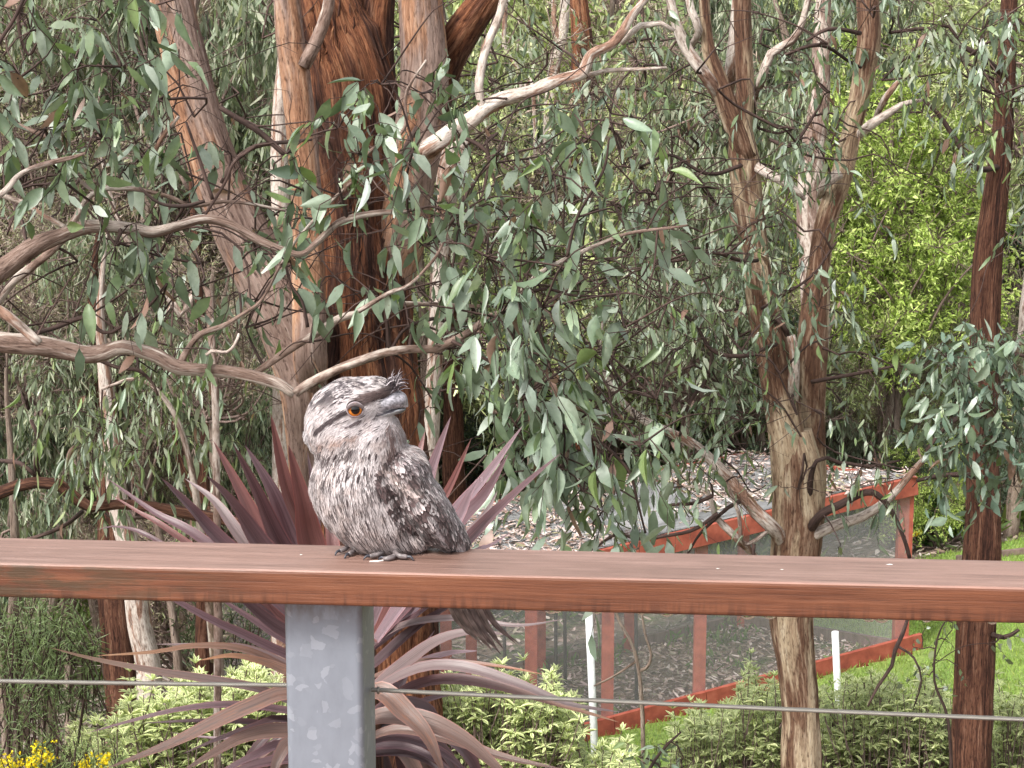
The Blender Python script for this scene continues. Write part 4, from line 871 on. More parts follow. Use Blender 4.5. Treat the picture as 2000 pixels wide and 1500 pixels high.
for (a, b) in ((1290, 960), (1330, 985), (1385, 940), (1440, 930), (1660, 960), (1700, 940), (1745, 935), (1640, 1060), (1560, 955), (1345, 1010), (1600, 960)):
    tB.clump(a, b, DB - .4, 26, 1, .085, .27, DULL * .7, .9, 1.3, (.08, .18))
web(tB, 55, 1150, 1640, 60, 900, DB - .7, DB + .6, .006)
tB.finish(300, MID)

# tree C : dark trunk at the right edge, 10 m out
DC = 10.0
tC = Tree('dark_gum_tree', 'gum tree with dark furrowed trunk at the right edge of the lawn', gb(1895, DC))
zt = P(1895, 1500, DC)[2]; pyb = 1500 + (zt - float(g(P(1895, 1500, DC)[0], DC))) / S(1500, DC)
tC.limb([(1890, pyb, 100), (1892, 1600, 80), (1895, 1500, 74), (1902, 1350, 74), (1908, 1200, 72), (1918, 1080, 72), (1920, 950, 62), (1918, 850, 56), (1922, 700, 54), (1925, 600, 56), (1930, 500, 54), (1942, 400, 50), (1955, 300, 42), (1962, 200, 38), (1968, 80, 34), (1975, -100, 30)], 'dark', DC, 'trunk', 64, .05, .17, .03, (7, 2.2))
tC.limb([(1985, 690, 14), (2005, 655, 34), (2015, 600, 44), (2030, 500, 46), (2060, 350, 46), (2100, 100, 40)], 'pale', DC + .6, 'limb', 20, .06)
tC.limb([(1930, 790, 12), (1900, 800, 12), (1850, 830, 10), (1810, 880, 8)], 'twig', DC - .2, 'branch', 8, .1, wob=.04)
tC.limb([(1925, 930, 12), (1880, 925, 12), (1830, 930, 10), (1790, 940, 7)], 'twig', DC - .2, 'branch', 8, .1, wob=.04)
tC.limb([(1955, 330, 12), (1900, 320, 12), (1850, 240, 10), (1800, 200, 7)], 'twig', DC - .2, 'branch', 8, .1, wob=.04)
tC.limb([(1965, 150, 12), (1900, 100, 11), (1820, 60, 9), (1740, 60, 7)], 'twig', DC - .2, 'branch', 8, .1, wob=.04)
tC.limb([(1915, 1230, 12), (1960, 1245, 10), (1990, 1230, 6)], 'twig', DC - .15, 'branch', 8)
tC.limb([(1925, 700, 10), (1970, 690, 9), (2020, 700, 7)], 'twig', DC - .3, 'branch', 8)
for (a, b, n) in [(1760, 60, 7), (1840, 50, 7), (1920, 60, 7), (1990, 50, 5), (1800, 110, 4), (1880, 120, 4), (1950, 160, 5), (1920, 260, 5), (1980, 250, 6), (1990, 350, 4), (2040, 150, 6), (2050, 400, 6), (1700, 20, 4), (1650, 100, 3)]:
    tC.clump(a, b, DC - rng.uniform(.2, 1.4), 50, max(2, int(n * 1.4)), .075, .25, GUM if rng.random() < .5 else DULL, .7, 1.1, (.12, .26), spacing=.023)
for (a, b, n) in [(1850, 700, 8), (1900, 680, 6), (1960, 680, 8), (1990, 760, 8), (1860, 790, 8), (1930, 790, 8), (1980, 860, 6), (1850, 870, 5), (1910, 880, 4), (1980, 950, 4), (1830, 930, 2), (2040, 800, 8)]:
    tC.clump(a, b, DC - 1.3, 38, n * 2, .085, .34, np.array([(.11, .16, .12), (.14, .19, .145), (.19, .24, .19)]), .6, .8, (.12, .25), spacing=.026)
for (a, b) in [(1945, 1255), (1820, 1300), (1860, 1230)]: tC.clump(a, b, DC - .3, 26, 2, .06, .5, DULL * .8, .3, .4, (.1, .2))
web(tC, 16, 1700, 2050, 20, 220, DC - 1.2, DC, .006)
tC.finish(300, MID)
# ------------------------------------------------------------------ background trees and shrubs (variants shared between copies)
def crown_mesh(name, R3, n, ll, lw, pal, hang, tpl=LOW, clumps=26, seed=0, stems=14, squash=1.):
    """leafy crown around the origin: many drooping sprays gathered in uneven clumps"""
    r = np.random.default_rng(seed); R3 = np.array(R3, float)
    cc = nz(r.normal(0, 1, (clumps, 3))) * (r.random((clumps, 1)) ** .4) * R3
    cs = r.uniform(.16, .34, clumps) * R3.mean(); cb = r.uniform(.75, 1.25, clumps)
    ns = n // 9; ci = r.integers(0, clumps, ns); p0 = cc[ci] + nz(r.normal(0, 1, (ns, 3))) * (r.random((ns, 1)) ** .5) * cs[ci][:, None]
    dd = nz(r.normal(0, 1, (ns, 3)) + [0, 0, -hang * .6]); sl = r.uniform(.15, .4, ns) * R3.mean() * .35
    t = np.tile(np.linspace(.1, 1, 9), (ns, 1)).ravel()[:, None]; I = np.repeat(np.arange(ns), 9)
    pos = p0[I] + dd[I] * sl[I][:, None] * t + np.array([0, 0, -1]) * hang * .4 * sl[I][:, None] * t * t + r.normal(0, .02, (len(I), 3))
    N = len(I); d = nz(r.normal(0, .55, (N, 3)) + [0, 0, -hang]); nn = nz(r.normal(0, 1, (N, 3)))
    l = ll * r.uniform(.5, 1.4, N); pal = np.array(pal); c = pal[r.integers(0, len(pal), N)] * r.uniform(.7, 1.3, (N, 1)) * cb[ci][I][:, None]
    V, Q, A = leaves(pos, d, nn, l, l * lw * r.uniform(.7, 1.3, N), r.uniform(-.3, .3, N), c, tpl)
    cm = mk_mesh(name, V, Q, attrs={'col': A})
    b = Buf()
    for i in range(stems):
        e = cc[i % clumps]; s0 = np.array([r.normal(0, .1), r.normal(0, .1), -R3[2] * 1.0]); m_ = (s0 + e) / 2 + r.normal(0, .15, 3) * R3.mean()
        X, rr = resample([s0, m_, e], [.028, .018, .006], .15); v, q, tt, bb = tube(X, rr * R3.mean() / 1.5, 5, cap=False); b.add(v, q, None, bb)
    for i in range(ns // 3):
        X = np.array([cc[ci[i]], p0[i], p0[i] + dd[i] * sl[i]]); v, q, tt, bb = tube(X, np.array([.007, .005, .002]) * R3.mean() / 1.3, 3, cap=False); b.add(v, q, None, bb)
    return cm, b.mesh(name + '_twigs', 'bark')
OLIVE = [(.25, .235, .15), (.18, .165, .115), (.33, .295, .22), (.20, .155, .125), (.25, .275, .145)]
GREYG = [(.19, .23, .15), (.25, .28, .19), (.14, .17, .11), (.30, .31, .23)]
BRIGHT = [(.30, .39, .09), (.40, .50, .13), (.20, .28, .06), (.48, .55, .19)]
YELG = [(.33, .38, .16), (.26, .30, .13), (.44, .47, .24), (.20, .22, .11)]
DARK = [(.05, .075, .045), (.07, .10, .06), (.09, .12, .08)]
BROWN = [(.22, .155, .125), (.31, .24, .20), (.15, .11, .09), (.20, .20, .12)]
VAR = {}
def var(key, *a, **k2):
    cm, tm = crown_mesh(key, *a, **k2); cm.materials.append(M['bgleaf']); tm.materials.append(M['bgtwig']); VAR[key] = (cm, tm)
var('olive0', (1.5, 1.3, 1.5), 15000, .058, .17, OLIVE + BROWN[:2], .25, seed=1, clumps=30)
var('olive1', (1.3, 1.3, 1.8), 15000, .062, .15, OLIVE + BROWN, .5, seed=2, clumps=30)
var('brown0', (1.4, 1.2, 1.3), 10000, .06, .16, BROWN + OLIVE[:2], .2, seed=3, clumps=28, stems=44)
var('grey0', (1.7, 1.4, 1.7), 12000, .13, .20, GREYG, 1.6, seed=4, clumps=26)
var('grey1', (1.5, 1.4, 2.0), 12000, .14, .18, GREYG + DARK[:1], 2.0, seed=5, clumps=26)
var('bright0', (1.5, 1.5, 1.7), 15000, .075, .34, BRIGHT, .3, seed=6, clumps=34)
var('yel0', (1.6, 1.4, 1.6), 11000, .10, .22, YELG, .6, seed=7, clumps=26)
var('dark0', (1.5, 1.4, 1.4), 12000, .08, .3, DARK, .4, seed=8, clumps=30)
k = mat_bark('thin trunk bark', [(.3, (.09, .06, .045)), (.5, (.2, .15, .12)), (.8, (.36, .3, .26))], bumpd=.01); M['thin'] = k
USED = set(); XN = [(0, 'just beyond the left edge'), (110, 'at the left edge'), (230, 'left of the flaking trunk'), (340, 'behind the flaking trunk'), (480, 'left of the big pink limb'), (620, 'behind the pink limb'), (860, 'behind the big red trunk'), (1000, 'above and right of the bird'), (1150, 'behind the slender cream trunk'), (1300, 'behind the centre foliage'), (1460, 'left of the forked gum'), (1620, 'behind the forked gum'), (1760, 'right of the forked gum'), (1880, 'left of the dark trunk'), (2000, 'behind the dark trunk'), (1e9, 'just beyond the right edge')]
def bgplant(key, x, y, zc, sc, label, cat, grp, name, trunk=True, tm='thin', tr=.06):
    gz_ = float(g(x, y)); root = empty(name, (x, y, gz_))
    a_, b_, _t = proj(np.array([x, y, zc])); nm_x = [w for lim, w in XN if a_ < lim][0]; nm_y = 'high up ' if b_ < 250 else 'at mid height ' if b_ < 600 else 'low down '
    lab = label.split('|')[0] + ', ' + nm_y + nm_x
    for w in ('', ', the nearer one', ', the farther one', ', partly hidden by another'):
        if lab + w not in USED: break
    USED.add(lab + w); tag(root, lab + w, cat, grp)
    cm, tw = VAR[key]; a = rng.uniform(0, 6.28)
    for m, nm in ((cm, 'crown'), (tw, 'twigs')):
        o = bpy.data.objects.new(nm, m); COL.objects.link(o); o.parent = root; o.location = (0, 0, zc - gz_); o.rotation_euler = (0, 0, a); o.scale = (sc, sc, sc)
        o['kind'] = 'stuff'
    if trunk:
        h = zc - gz_; ln = rng.normal(0, .06, 2) * h
        X, r = resample([(x, y, gz_ - .2), (x + ln[0], y + ln[1], gz_ + h * .5), (x, y, zc - .1), (x - ln[0] * .6, y, zc + .8 * sc)], [tr * 1.2, tr, tr * .8, tr * .3], .25)
        v, q, t, b = tube(X, r, 12, .1, (5, 2), int(x * 100) % 97)
        child('trunk', mk_mesh('trunk', v, q, t, {'bark': b + [0, 0, x * 7]}), M[tm], root)
    return root
nb_ = 0
def fill(region, keys, n, d0, d1, s0, s1, label, cat, grp, name, tr=.05, tm='thin'):
    """plants whose crowns appear inside a region of the view, standing at sensible depths on the real ground"""
    x0, y0, x1, y1 = region
    nx_ = max(1, int(round(math.sqrt(n * (x1 - x0) / (y1 - y0))))); ny_ = int(math.ceil(n / nx_))
    for i in range(nx_):
        for j in range(ny_):
            px_ = x0 + (x1 - x0) * (i + rng.uniform(.1, .9)) / nx_; py_ = y0 + (y1 - y0) * (j + rng.uniform(.1, .9)) / ny_
            d = rng.uniform(d0, d1)
            if keys == ['grey0', 'grey1', 'yel0'] and 1620 < px_ < 1880: continue
            if 1640 < px_ < 2010 and 330 < py_ < 720 and d0 > 12: continue
            q = P(px_, py_, d); gg = float(g(q[0], q[1]))
            while q[2] < gg + .4 and d > d0 * .55: d *= .94; q = P(px_, py_, d); gg = float(g(q[0], q[1]))
            if in_lawn(q[0], q[1]) or in_bed(q[0], q[1]): continue
            kk_ = keys[rng.integers(0, len(keys))]
            if px_ < 580 and kk_ in ('grey0', 'grey1', 'yel0') and rng.random() < .75: kk_ = ['olive0', 'olive1', 'brown0'][rng.integers(0, 3)]
            bgplant(kk_, q[0], q[1], max(q[2], gg + .5), rng.uniform(s0, s1), label, cat, grp, name, q[2] > gg + .8, tm, tr)
# far wall of forest
fill((-250, -60, 2250, 520), ['yel0', 'yel0', 'olive0', 'grey0'], 30, 38, 48, 2.0, 2.6, 'hazy far tree', 'tree', 'far hillside trees', 'hillside_tree', .12)
fill((-250, 300, 2250, 900), ['yel0', 'olive0', 'yel0'], 22, 26, 34, 1.1, 1.7, 'bushy hillside tree', 'tree', 'middle hillside trees', 'hillside_tree', .08)
# left : olive, twiggy thicket
fill((-250, 350, 600, 1150), ['olive0', 'olive1', 'brown0', 'brown0', 'olive0'], 34, 14, 23, .7, 1.05, 'feathery olive brown shrub', 'shrub', 'thicket shrubs at left', 'thicket_shrub')
fill((-250, -60, 560, 420), ['olive0', 'olive1', 'grey0', 'yel0'], 14, 13, 22, .9, 1.2, 'weeping olive tree', 'tree', 'weeping trees at upper left', 'weeping_tree', .06)
fill((-100, 560, 520, 900), ['grey1', 'grey0'], 4, 10.5, 12.5, .42, .55, 'hanging gum sapling', 'sapling', 'gum saplings at left', 'gum_sapling', .03)
# middle
fill((600, 150, 1400, 700), ['olive0', 'yel0', 'yel0', 'grey0'], 14, 16, 26, .8, 1.2, 'loose yellow green tree', 'tree', 'centre trees', 'loose_tree', .05)
fill((700, 700, 1500, 920), ['dark0', 'grey0', 'yel0', 'dark0'], 9, 20.5, 25, .7, .95, 'dark shrub behind the cage', 'shrub', 'shrubs behind the cage', 'dark_shrub')
# right
for (px_, py_, d_, s_) in ((1740, 300, 23, .95), (1700, 420, 22.5, .9), (1760, 520, 22, .9), (1700, 560, 22, .6)):
    q = P(px_, py_, d_); bgplant('bright0', q[0], q[1], q[2], s_, 'bright green bush', 'bush', 'bright green bushes behind the forked gum', 'bright_bush', True, 'thin', .05)
fill((1450, -80, 2200, 130), ['grey0', 'grey1', 'yel0'], 6, 19, 27, .8, 1.1, 'grey green gum', 'tree', 'gum trees at upper right', 'gum_tree', .08)
fill((1380, 640, 1800, 860), ['yel0', 'olive0', 'brown0'], 8, 20, 24, .5, .7, 'loose shrub past the cage', 'shrub', 'shrubs beyond the cage at right', 'loose_shrub')
fill((1830, 430, 2200, 560), ['dark0'], 4, 30, 33, .8, 1.1, 'dark conifer like shrub', 'shrub', 'dark shrubs on the right slope', 'dark_shrub')
fill((1770, 880, 1880, 1020), ['dark0', 'bright0'], 5, 20.2, 21.5, .3, .4, 'leafy shrub past the lawn', 'shrub', 'leafy shrubs behind the lawn', 'leafy_shrub', .03)
fill((1790, 820, 2200, 960), ['dark0', 'yel0', 'olive0'], 8, 21, 24, .45, .65, 'garden shrub behind the lawn', 'shrub', 'garden shrubs behind the lawn', 'garden_shrub')
# off-frame neighbours, so that a step to the side still sees bush
for (x_, y_, k_) in ((-7, 12, 'olive0'), (-8, 16, 'grey0'), (-6.4, 9.5, 'olive1'), (8, 15, 'grey1'), (9.5, 20, 'yel0'), (-10, 22, 'grey1'), (11, 26, 'grey0')):
    bgplant(k_, x_, y_, float(g(x_, y_)) + 2.6, 1.3, 'bushy tree outside the picture', 'tree', 'trees outside the frame', 'bushy_tree')

# distinct background trunks
def lonetrunk(name, label, pts, mat, d, sides=20, ridge=.05, cat='tree'):
    t = Tree(name, label, (*P(pts[0][0], 1400, d)[:2], float(g(P(pts[0][0], 1400, d)[0], d))), cat)
    z = P(pts[0][0], pts[0][1], d)[2]; gz_ = float(g(P(pts[0][0], pts[0][1], d)[0], d)); pts = list(pts)
    if z > gz_: pts.insert(0, (pts[0][0], pts[0][1] + (z - gz_ + .1) / S(pts[0][1], d), pts[0][2] * 1.25))
    a_, b_3 = pts[-2], pts[-1]; pts.append((b_3[0] + (b_3[0] - a_[0]) * 1.2, b_3[1] - 170, b_3[2] * .55)); pts.append((pts[-1][0] + 14, pts[-1][1] - 170, 3))
    t.limb(pts, mat, d, 'trunk', sides, .06, ridge, .08); return t
t = lonetrunk('pale_gum_tree', 'slender pale cream trunk in the gap right of the big tree', [(1058, 1000, 20), (1060, 620, 16), (1064, 480, 17), (1068, 330, 20), (1075, 200, 24), (1085, 120, 22), (1100, 60, 20), (1105, -40, 18)], 'pale', 19.5)
t.limb([(1080, 140, 14), (1092, 90, 12), (1082, 40, 11), (1083, -20, 10)], 'pale', 19.5, 'limb', 10)
lonetrunk('thin_gum_tree', 'very thin white trunk left of the slender cream one', [(1045, 250, 8), (1020, 180, 9), (1010, 130, 9), (985, 90, 9), (990, -30, 9)], 'pale', 19.8, 10)
lonetrunk('red_trunk_tree', 'distant reddish brown trunk at top centre', [(1135, 420, 56), (1138, 300, 58), (1140, 200, 56), (1138, 100, 44), (1130, 0, 34), (1128, -60, 30)], 'red', 20, 32, .15)
lonetrunk('orange_trunk_tree', 'pale orange trunk just right of the bird head', [(838, 1100, 36), (838, 950, 34), (842, 850, 32), (846, 760, 30), (848, 690, 28), (850, 600, 24)], 'pink', 12.5)
lonetrunk('maroon_trunk_tree', 'dull maroon trunk beside the pale orange one', [(890, 1050, 50), (886, 900, 42), (884, 760, 36), (880, 600, 30)], 'dark', 19.6, 24, .12)
lonetrunk('white_trunk_tree', 'bright white trunk between the two pink limbs', [(552, 700, 40), (548, 420, 36), (545, 300, 34), (548, 200, 30), (556, 100, 24)], 'pale', 11)
lonetrunk('grey_trunk_tree', 'pale flaking trunk low down at left behind the red leaves', [(292, 1400, 50), (290, 1300, 48), (272, 1220, 46), (258, 1100, 44), (235, 1000, 42), (222, 900, 38), (210, 780, 30)], 'pale', 10.5, 28, .08)
lonetrunk('dark_trunk_tree', 'dark brown trunk touching the pale flaking one at left', [(250, 1500, 70), (240, 1380, 66), (232, 1260, 64), (222, 1150, 60), (215, 950, 50), (200, 750, 36)], 'dark', 11.2, 32, .16)
t = lonetrunk('brown_fork_tree', 'brown forked sapling trunk left of the upright red leaves', [(402, 1350, 44), (405, 1150, 42), (408, 1030, 44), (395, 950, 34), (405, 850, 26), (412, 760, 24), (395, 680, 20), (385, 500, 16)], 'dark', 11, 28, .1)
t.limb([(400, 990, 30), (370, 930, 26), (345, 870, 22), (330, 820, 18)], 'dark', 11, 'limb', 16, .08)
t = lonetrunk('slim_stem_tree', 'pair of slim brown stems in the lower left corner', [(32, 1480, 26), (30, 1350, 24), (24, 1250, 22), (30, 1100, 18), (22, 900, 14)], 'thin', 9.0, 16)
t.limb([(75, 1700, 40), (90, 1480, 34), (98, 1350, 28), (95, 1250, 20), (112, 1120, 14)], 'thin', 9.2, 'stem', 16, .08)
t = lonetrunk('low_branching_tree', 'dark low crooked branches sweeping in at lower left', [(-160, 1300, 60), (-120, 1100, 50), (-60, 1010, 34), (0, 962, 26), (70, 942, 24), (115, 946, 24), (150, 975, 24), (175, 990, 22), (230, 985, 20), (300, 990, 20), (380, 1005, 24), (470, 1020, 22), (560, 1030, 16)], 'dark', 8.6, 16, .08)
t.limb([(76, 940, 12), (70, 900, 10), (76, 860, 9), (60, 820, 7)], 'twig', 8.6, 'limb', 8); t.limb([(160, 1000, 10), (120, 1030, 9), (50, 1055, 8), (0, 1060, 7)], 'twig', 8.6, 'limb', 8)
t.limb([(0, 900, 8), (40, 905, 9), (70, 930, 9)], 'twig', 8.6, 'limb', 8)
lonetrunk('leaning_pole_tree', 'leaning pale sapling between the branches at left', [(420, 760, 14), (352, 615, 16), (300, 545, 15), (262, 490, 12), (230, 430, 9)], 'branch', 7.4, 12)
lonetrunk('grey_smooth_tree', 'smooth grey trunk half hidden behind the forked gum', [(1566, 1500, 46), (1566, 1200, 46), (1574, 900, 50), (1592, 640, 56), (1590, 520, 56), (1582, 400, 54), (1588, 300, 48), (1600, 200, 40), (1606, 60, 34)], 'branch', 13, 28, .05)

# hanging gum sprays in front of the left thicket, and fine needle shrub lower left
t = Tree('drooping_gum_tree', 'drooping gum branch with narrow leaves under the crooked branch at left', gb(260, 8.8))
t.limb([(420, 1290, 20), (400, 1100, 16), (370, 900, 13), (330, 790, 11), (270, 740, 8), (200, 760, 6)], 'branch', 8.8, 'branch', 10)
for (a, b, n) in [(250, 780, 5), (200, 830, 5), (300, 800, 5), (350, 850, 4), (260, 880, 4), (150, 800, 3), (400, 640, 4), (350, 620, 4), (320, 700, 3), (420, 880, 3), (430, 1000, 3), (180, 900, 3), (100, 720, 2)]:
    t.clump(a, b, 8.8 + rng.uniform(-.4, .5), 42, n * 2, .085, .2, DULL, 1.2, 1.6, (.14, .3), spacing=.022)
t.finish(120)

# variegated shrubs
CREAM = np.array([.80, .80, .45])
def var_shrub(label, spots, d, hpx, seed, bright=1.0, nobj=90):
    r = np.random.default_rng(seed); cx = np.mean([s[0] for s in spots]); x = P(cx, 1500, d)[0]; gz_ = float(g(x, d))
    root = empty('variegated_shrub', (x, d, gz_)); tag(root, label, 'shrub', 'variegated shrubs under the deck')
    st = Buf(); LL = []
    for (px_, py_, rx, n) in spots:
        for _ in range(n):
            a = r.uniform(-1, 1); px2 = px_ + a * rx; lift = (1 - a * a) * 18; dd = d + r.uniform(-.55, .55)
            yy = py_ - lift + (abs(r.normal(0, 1)) ** 1.1) * hpx * .6 - 15 * math.sin(px2 * .05 + seed) - 12 * math.sin(px2 * .13) - (r.random() < .12) * r.uniform(5, 40); tip = P(px2, yy, dd)
            bpt = tip - np.array([r.normal(0, .05) + (px2 - px_) * .0006, r.normal(0, .05), r.uniform(.18, .5)])
            X, rr = resample([bpt, (bpt + tip) / 2 + r.normal(0, .015, 3), tip], [.0035, .003, .002], .08); v, q, tt, b = tube(X, rr, 4, cap=False); st.add(v, q, None, b)
            for lvl in range(r.integers(2, 4)):
                m = r.integers(6, 10); c = tip - np.array([0, 0, .055 * lvl]) + r.normal(0, .005, 3); an = np.arange(m) * 6.283 / m + r.uniform(0, 6)
                el = (.75 if lvl == 0 else .15) + r.normal(0, .2, m)
                dv = np.stack([np.cos(an) * np.cos(el), np.sin(an) * np.cos(el), np.sin(el)], -1); nn = np.stack([-np.cos(an) * np.sin(el), -np.sin(an) * np.sin(el), np.cos(el)], -1)
                ln = r.uniform(.038, .065, m) * (1.15 if lvl else .85)
                LL.append(np.concatenate([np.repeat(c[None], m, 0) + dv * .004, dv, nn, ln[:, None], (ln * r.uniform(.24, .36, m))[:, None], r.uniform(-.35, .1, (m, 1)), np.tile(r.uniform(.75, 1.15), (m, 1))], 1))
    # main stems to the ground
    for _ in range(12):
        s_ = spots[r.integers(0, len(spots))]; p1 = P(s_[0] + r.uniform(-.8, .8) * s_[2], s_[1] + 60, d + r.uniform(-.3, .3)); p0 = np.array([x + (p1[0] - x) * .5, d, gz_ - .05])
        X, rr = resample([p0, (p0 + p1) / 2 + r.normal(0, .05, 3), p1], [.016, .012, .006], .15); v, q, tt, b = tube(X, rr, 5, cap=False); st.add(v, q, None, b)
    child('stems', st.mesh('stems', 'bark'), M['bgtwig'], root, 'stuff')
    A = np.concatenate(LL); px_, py_, t_ = proj(A[:, :3]); sc = np.where((py_ < 1500) & (px_ > 0) & (px_ < 2000), A[:, 9] / t_, 0)
    o_ = np.argsort(-sc)[:nobj]; rest = np.setdiff1d(np.arange(len(A)), o_); B = A[rest]
    green = np.array([.17, .24, .075])[None] * B[:, 12:13]; T3 = [(0, .1), (.25, .8), (.6, 1.0), (1, .04)]
    v, q, c = leaves(B[:, :3], B[:, 3:6], B[:, 6:9], B[:, 9], B[:, 10], B[:, 11], green, T3, True, CREAM * bright, .3)
    K3 = 12; rep = np.repeat(B[:, 12], K3)[:, None]; isr = np.isclose(c, CREAM * bright).all(1); c[isr] *= rep[isr]
    child('foliage', mk_mesh('foliage', v, q, attrs={'col': c}), M['varleaf'], root, 'stuff')
    for i in o_:
        a = A[i]; D = nz(a[3:6]); s2 = nz(np.cross(D, a[6:9])); nn = np.cross(s2, D)
        o = bpy.data.objects.new('leaf', VLM[i % len(VLM)]); COL.objects.link(o); o.parent = root; o.matrix_parent_inverse = Matrix.Translation(-root.location)
        o.matrix_basis = Matrix(((s2[0] * a[10], D[0] * a[9], nn[0] * a[9], a[0]), (s2[1] * a[10], D[1] * a[9], nn[1] * a[9], a[1]), (s2[2] * a[10], D[2] * a[9], nn[2] * a[9], a[2]), (0, 0, 0, 1)))
VLM = []
for j in range(6):
    v, q, a = leaves([[0, 0, 0]], [[0, 1, 0]], [[0, 0, 1]], 1., 1., rng.uniform(-.35, .1), [np.array([.17, .24, .075]) * rng.uniform(.7, 1.2)], [(0, .08), (.15, .6), (.35, .95), (.6, 1.0), (.82, .6), (1, .03)], True, CREAM * rng.uniform(.8, 1.15), .3)
    m = mk_mesh('variegated_leaf', v, q, attrs={'col': a}); m.materials.append(M['varleaf']); VLM.append(m)
var_shrub('cream and green variegated shrub left of the steel post', [(470, 1335, 110, 230), (340, 1365, 90, 150), (220, 1405, 80, 90), (420, 1400, 160, 260), (330, 1460, 160, 170)], 8.5, 110, 21, 1.1)
var_shrub('rounded cream and green variegated shrub right of the steel post', [(960, 1340, 130, 260), (900, 1380, 90, 150), (1060, 1385, 80, 140), (1180, 1470, 60, 60), (1000, 1420, 130, 260)], 8.8, 110, 22, 1.15)
var_shrub('variegated shrub between the white stake and the forked gum', [(1430, 1395, 90, 160), (1500, 1345, 60, 90), (1390, 1440, 80, 140), (1500, 1430, 70, 140)], 10.6, 90, 23, .85)
var_shrub('variegated shrub between the two right hand trunks', [(1680, 1350, 80, 120), (1760, 1350, 90, 130), (1680, 1420, 100, 190), (1820, 1390, 60, 110), (1780, 1450, 100, 190)], 10.7, 90, 24, .85)
var_shrub('variegated shrub at the right edge beyond the dark trunk', [(1970, 1370, 60, 80), (2030, 1390, 80, 90), (1980, 1460, 90, 110)], 10.8, 90, 25, .85)

# fine leaved shrub and yellow flowers at lower left
def needle_shrub(label, spots, d, pal, seed, ll=.05, lw=.09, n=26, name='feathery_shrub', cat='shrub', flowers=None):
    r = np.random.default_rng(seed); x = P(spots[0][0], 1500, d)[0]; gz_ = float(g(x, d)); root = empty(name, (x, d, gz_)); tag(root, label, cat)
    st = Buf(); LL = []; pal = np.array(pal)
    for (px_, py_, rx, ry, m) in spots:
        for _ in range(m):
            tip = P(px_ + r.uniform(-1, 1) * rx, py_ + r.uniform(-1, 1) * ry, d + r.uniform(-.4, .4)); b0 = tip - np.array([r.normal(0, .1), r.normal(0, .1), r.uniform(.15, .4)])
            X, rr = resample([b0, (b0 + tip) / 2 + r.normal(0, .02, 3), tip], [.004, .003, .0015], .06); v, q, tt, b = tube(X, rr, 3, cap=False); st.add(v, q, None, b)
            t_ = r.uniform(.1, 1, n); pos = b0 + (tip - b0) * t_[:, None]; dv = nz(r.normal(0, .7, (n, 3)) + nz(tip - b0) * .6)
            cc = pal[r.integers(0, len(pal), n)] * r.uniform(.75, 1.25, (n, 1))
            LL.append(np.concatenate([pos, dv, nz(r.normal(0, 1, (n, 3))), (ll * r.uniform(.6, 1.3, n))[:, None], np.full((n, 1), ll * lw), r.uniform(-.3, .3, (n, 1)), cc], 1))
    for _ in range(8):
        s_ = spots[r.integers(0, len(spots))]; p1 = P(s_[0] + r.uniform(-1, 1) * s_[2], s_[1], d); p0 = np.array([x, d, gz_ - .05]); X, rr = resample([p0, (p0 + p1) / 2 + r.normal(0, .06, 3), p1], [.018, .012, .005], .15); v, q, tt, b = tube(X, rr, 5, cap=False); st.add(v, q, None, b)
    child('stems', st.mesh('stems', 'bark'), M['twig'], root, 'stuff'); B = np.concatenate(LL)
    v, q, c = leaves(B[:, :3], B[:, 3:6], B[:, 6:9], B[:, 9], B[:, 10], B[:, 11], B[:, 12:15], LOW); child('foliage', mk_mesh('foliage', v, q, attrs={'col': c}), M['bgleaf'], root, 'stuff')
    for (px_, py_, rr_, m) in (flowers or []):
        fb = Buf(); c0 = P(px_, py_, d - .3); R_ = rr_ * S(py_, d)
        for _ in range(m):
            p = c0 + r.normal(0, .5, 3) * R_; 
            dv = nz(r.normal(0, 1, (5, 3))); v, q, c = leaves(np.repeat(p[None], 5, 0), dv, nz(r.normal(0, 1, (5, 3))), .009, .008, .2, np.tile(np.array([.78, .62, .02]) * r.uniform(.75, 1.1), (5, 1)), LOW); fb.add(v, q, None, c)
        child('flower_cluster', fb.mesh('flower_cluster'), M['bgleaf'], root, 'stuff')
    return root
needle_shrub('feathery green shrub with fine needles at the lower left edge', [(30, 1230, 60, 60, 60), (100, 1210, 50, 50, 40), (60, 1320, 60, 40, 30), (150, 1240, 40, 50, 20)], 8.2, [(.13, .18, .07), (.10, .14, .06), (.17, .22, .1)], 31, .06, .08)
needle_shrub('yellow flowering bush in the bottom left corner', [(60, 1480, 90, 40, 70), (190, 1470, 60, 40, 40), (90, 1440, 30, 30, 15)], 6.6, [(.16, .22, .08), (.2, .26, .1), (.12, .17, .06)], 32, .04, .09, 22, 'flowering_bush', 'bush',
             [(82, 1482, 26, 90), (62, 1492, 18, 40), (20, 1496, 24, 60), (165, 1498, 22, 50), (205, 1486, 16, 34)])
needle_shrub('sparse wispy green shrub in the shade left of the trunk', [(380, 1210, 40, 50, 16), (460, 1220, 50, 40, 16), (150, 1330, 50, 40, 18)], 11.5, [(.10, .13, .06), (.07, .10, .05)], 33, .07, .12)
